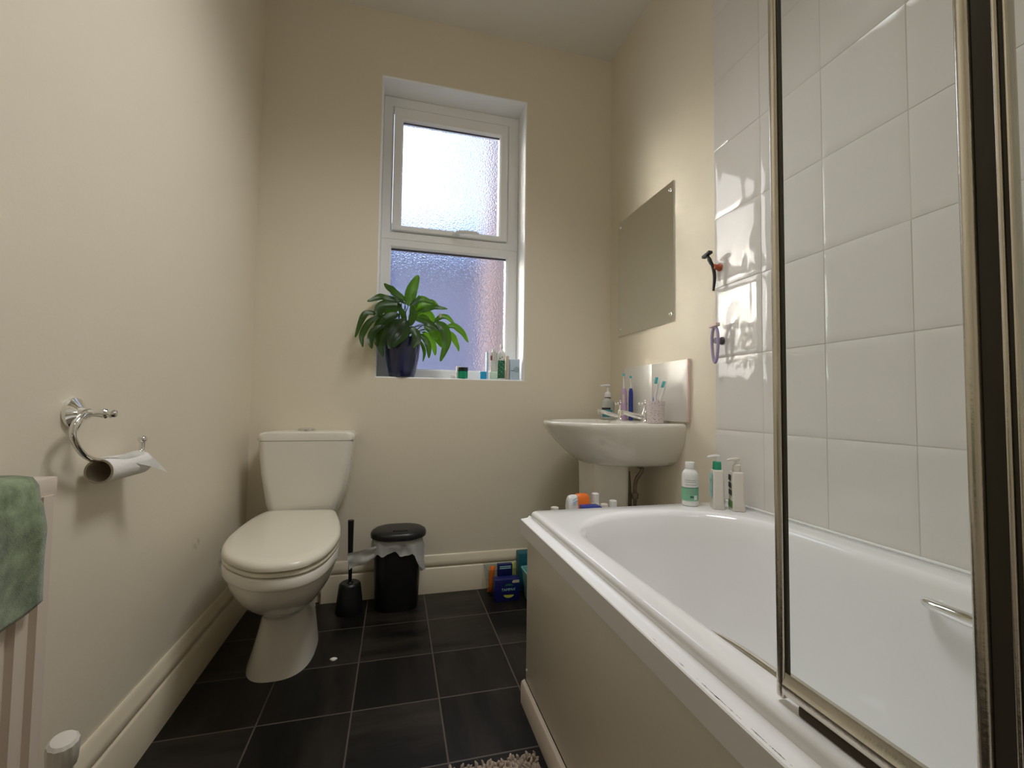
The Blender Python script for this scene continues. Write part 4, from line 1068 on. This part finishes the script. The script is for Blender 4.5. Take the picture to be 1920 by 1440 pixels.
bm = BM(); lathe(bm, (.418, 2.175, SZ + .021), [(.0150, 0), (.0160, .001), (.0160, .014), (.014, .016), (.0005, .0165)], n=24); finish('tub_lid', bm, M['cyan'], t)
bm = BM(); box(bm, .436, .447, 2.19, 2.22, SZ, SZ + .140, .003); solo('pale_tube', bm, M['paleblue'], (.443, 2.22, SZ), 'slim pale blue upright packet left of the clear bottle', 'packet')
t = thing('clear_bottle', 'tall clear bottle with a dark red mark on the window sill', 'bottle', (.472, 2.180, SZ))
bm = BM(); lathe(bm, (.472, 2.180, SZ), [(.019, 0), (.0205, .002), (.0205, .130), (.019, .134), (.012, .138)], n=24); finish('bottle_body', bm, M['bottle_clear'], t)
bm = BM(); lathe(bm, (.472, 2.180, SZ + .138), [(.011, 0), (.011, .014), (.010, .015)], n=18); finish('cap', bm, M['white'], t)
bm = BM(); curved_patch(bm, .472, 2.180, .0205, .0205, 195, 235, SZ + .095, SZ + .118, 6, 0); curved_patch(bm, .472, 2.180, .0205, .0205, 240, 262, SZ + .10, SZ + .122, 6, 1); curved_patch(bm, .472, 2.180, .0205, .0205, 195, 215, SZ + .006, SZ + .09, 6, 1); finish('bottle_label', bm, [M['maroon'], M['offwhite']], t)
t = thing('spray_bottle', 'white spray bottle with dark green leafy label on the window sill', 'bottle', (.511, 2.178, SZ))
bm = BM(); lathe(bm, (.511, 2.178, SZ), [(.0185, 0), (.0195, .002), (.0195, .124), (.0175, .134), (.010, .144), (.007, .148)], n=24); finish('bottle_body', bm, M['white'], t)
bm = BM(); curved_patch(bm, .511, 2.178, .0195, .0195, 190, 320, SZ + .006, SZ + .095, 14, 0)
for q in range(14):
    a = 215 + (q * 37) % 80; z = SZ + .022 + (q * 13 % 70) * .001; curved_patch(bm, .511, 2.178, .0195, .0195, a, a + 7, z, z + .0035, 2, 1, .0011)
for q in range(8):
    a = 205 + (q * 29) % 90; z = SZ + .097 + (q % 3) * .006; curved_patch(bm, .511, 2.178, .0195, .0195, a, a + 12, z, z + .005, 2, 0, .0009)
finish('bottle_label', bm, [M['darkgreen'], M['aqua_lbl']], t)
bm = BM(); lathe(bm, (.511, 2.178, SZ + .147), [(.006, 0), (.0055, .012), (.008, .014), (.008, .030), (.006, .033)], n=16); tube(bm, [(.511, 2.178, SZ + .162), (.514, 2.185, SZ + .164)], .003, 8, smoothpath=False); finish('spray_nozzle', bm, M['white'], t)
bm = BM(); box(bm, .534, .550, 2.172, 2.202, SZ, SZ + .122, .005); solo('beige_tube', bm, M['beige'], (.545, 2.207, SZ), 'narrow beige upright tube between spray bottle and pale blue card', 'tube')
t = thing('soap_carton', 'pale blue carton with a drawn round emblem in the sill corner', 'carton', (.582, 2.20, SZ))
bm = BM(); box(bm, .554, .604, 2.168, 2.200, SZ, SZ + .104, .0015); finish('carton', bm, M['paleblue'], t)
bm = BM()
for r0 in (.0145, .0095, .003):
    for i in range(24):
        if r0 > .014 and (i % 3 == 0): continue
        a, b = R(15 * i), R(15 * (i + 1))
        bm.faces.new([bm.verts.new((.587 + r * math.cos(q), 2.1673, SZ + .052 + r * math.sin(q))) for r, q in ((r0, a), (r0, b), (max(r0 - .0014, .0002), b), (max(r0 - .0014, .0002), a))])
bm.faces.new([bm.verts.new(v) for v in ((.557, 2.1673, SZ + .0455), (.576, 2.1673, SZ + .0455), (.576, 2.1673, SZ + .048), (.557, 2.1673, SZ + .048))])
finish('emblem', bm, M['ink'], t, smooth=0)

# ================================================================== CAMERA
FPX = 831.7975
cam = bpy.data.cameras.new('camera'); cam.sensor_fit = 'HORIZONTAL'; cam.sensor_width = 36; cam.lens = FPX / 1920 * 36; cam.clip_start = .02
co = bpy.data.objects.new('camera', cam); COL.objects.link(co)
yw, pt, rl = R(-14.6036), R(2.5286), R(.7295)
fw = Vector((-math.sin(yw) * math.cos(pt), math.cos(yw) * math.cos(pt), math.sin(pt)))
rt = Vector((math.cos(yw), math.sin(yw), 0)); up = rt.cross(fw)
r2 = math.cos(rl) * rt + math.sin(rl) * up; u2 = -math.sin(rl) * rt + math.cos(rl) * up
co.matrix_world = Matrix(((r2.x, u2.x, -fw.x, 0), (r2.y, u2.y, -fw.y, 0), (r2.z, u2.z, -fw.z, 1.0726 * .83), (0, 0, 0, 1)))
scene.camera = co

# ================================================================== LIGHT
SUN_DIR = Vector((.77, -.63, -.24)).normalized()     # the way the low sun travels
sl = bpy.data.lights.new('sun', 'SUN'); sl.energy = SUN_E; sl.angle = R(1.0); sl.color = (1, .90, .72)
so = bpy.data.objects.new('sun', sl); COL.objects.link(so); so.rotation_euler = SUN_DIR.to_track_quat('-Z', 'Y').to_euler(); so.location = (-4, 6, 4)
ll = bpy.data.lights.new('fill_spot', 'SPOT'); ll.energy = FILL_E; ll.shadow_soft_size = .34; ll.color = (.985, .985, 1); ll.spot_size = R(133); ll.spot_blend = 1  # unseen spot, added to light the room more evenly than the window does
lo = bpy.data.objects.new('fill_spot', ll); COL.objects.link(lo); lo.location = (.44, 1.10, 2.74); lo.rotation_euler = (Vector((-.28, .95, .0)) - Vector(lo.location)).to_track_quat('-Z', 'Y').to_euler()
l2 = bpy.data.lights.new('fill_point', 'POINT'); l2.energy = 3; l2.shadow_soft_size = .12; l2.color = (1, .98, .97)  # weak unseen point light, added as slight fill behind and above the camera
o2 = bpy.data.objects.new('fill_point', l2); COL.objects.link(o2); o2.location = (.45, -.1, 2.5)
w = bpy.data.worlds.new('sky'); scene.world = w; w.use_nodes = True
nt = w.node_tree; nt.nodes.clear()
o = nt.nodes.new('ShaderNodeOutputWorld'); bg = nt.nodes.new('ShaderNodeBackground'); bg.inputs['Strength'].default_value = SKY_E
tc = nt.nodes.new('ShaderNodeTexCoord'); dt = nt.nodes.new('ShaderNodeVectorMath'); dt.operation = 'DOT_PRODUCT'; dt.inputs[1].default_value = -SUN_DIR
nt.links.new(tc.outputs['Generated'], dt.inputs[0])
rp = nt.nodes.new('ShaderNodeValToRGB'); e = rp.color_ramp.elements
e[0].position = 0; e[0].color = (.10, .24, .60, 1); e[1].position = 1; e[1].color = (1.6, 1.5, 1.35, 1)
x = e.new(.74); x.color = (.10, .24, .60, 1); x = e.new(.84); x.color = (.75, .85, 1, 1)
mr = nt.nodes.new('ShaderNodeMapRange'); mr.inputs[1].default_value = -1; mr.inputs[2].default_value = 1
nt.links.new(dt.outputs['Value'], mr.inputs[0]); nt.links.new(mr.outputs[0], rp.inputs[0]); nt.links.new(rp.outputs[0], bg.inputs['Color']); nt.links.new(bg.outputs[0], o.inputs[0])

scene.view_settings.view_transform = 'Standard'; scene.view_settings.look = 'None'
scene.view_settings.exposure = EXPO; scene.view_settings.gamma = 1; scene.view_settings.use_curve_mapping = False
cy = scene.cycles
cy.use_denoising = True
cy.max_bounces = 14; cy.diffuse_bounces = 6; cy.glossy_bounces = 6; cy.transmission_bounces = 8; cy.transparent_max_bounces = 12
cy.caustics_refractive = True; cy.caustics_reflective = True; cy.sample_clamp_indirect = 0; cy.blur_glossy = .3
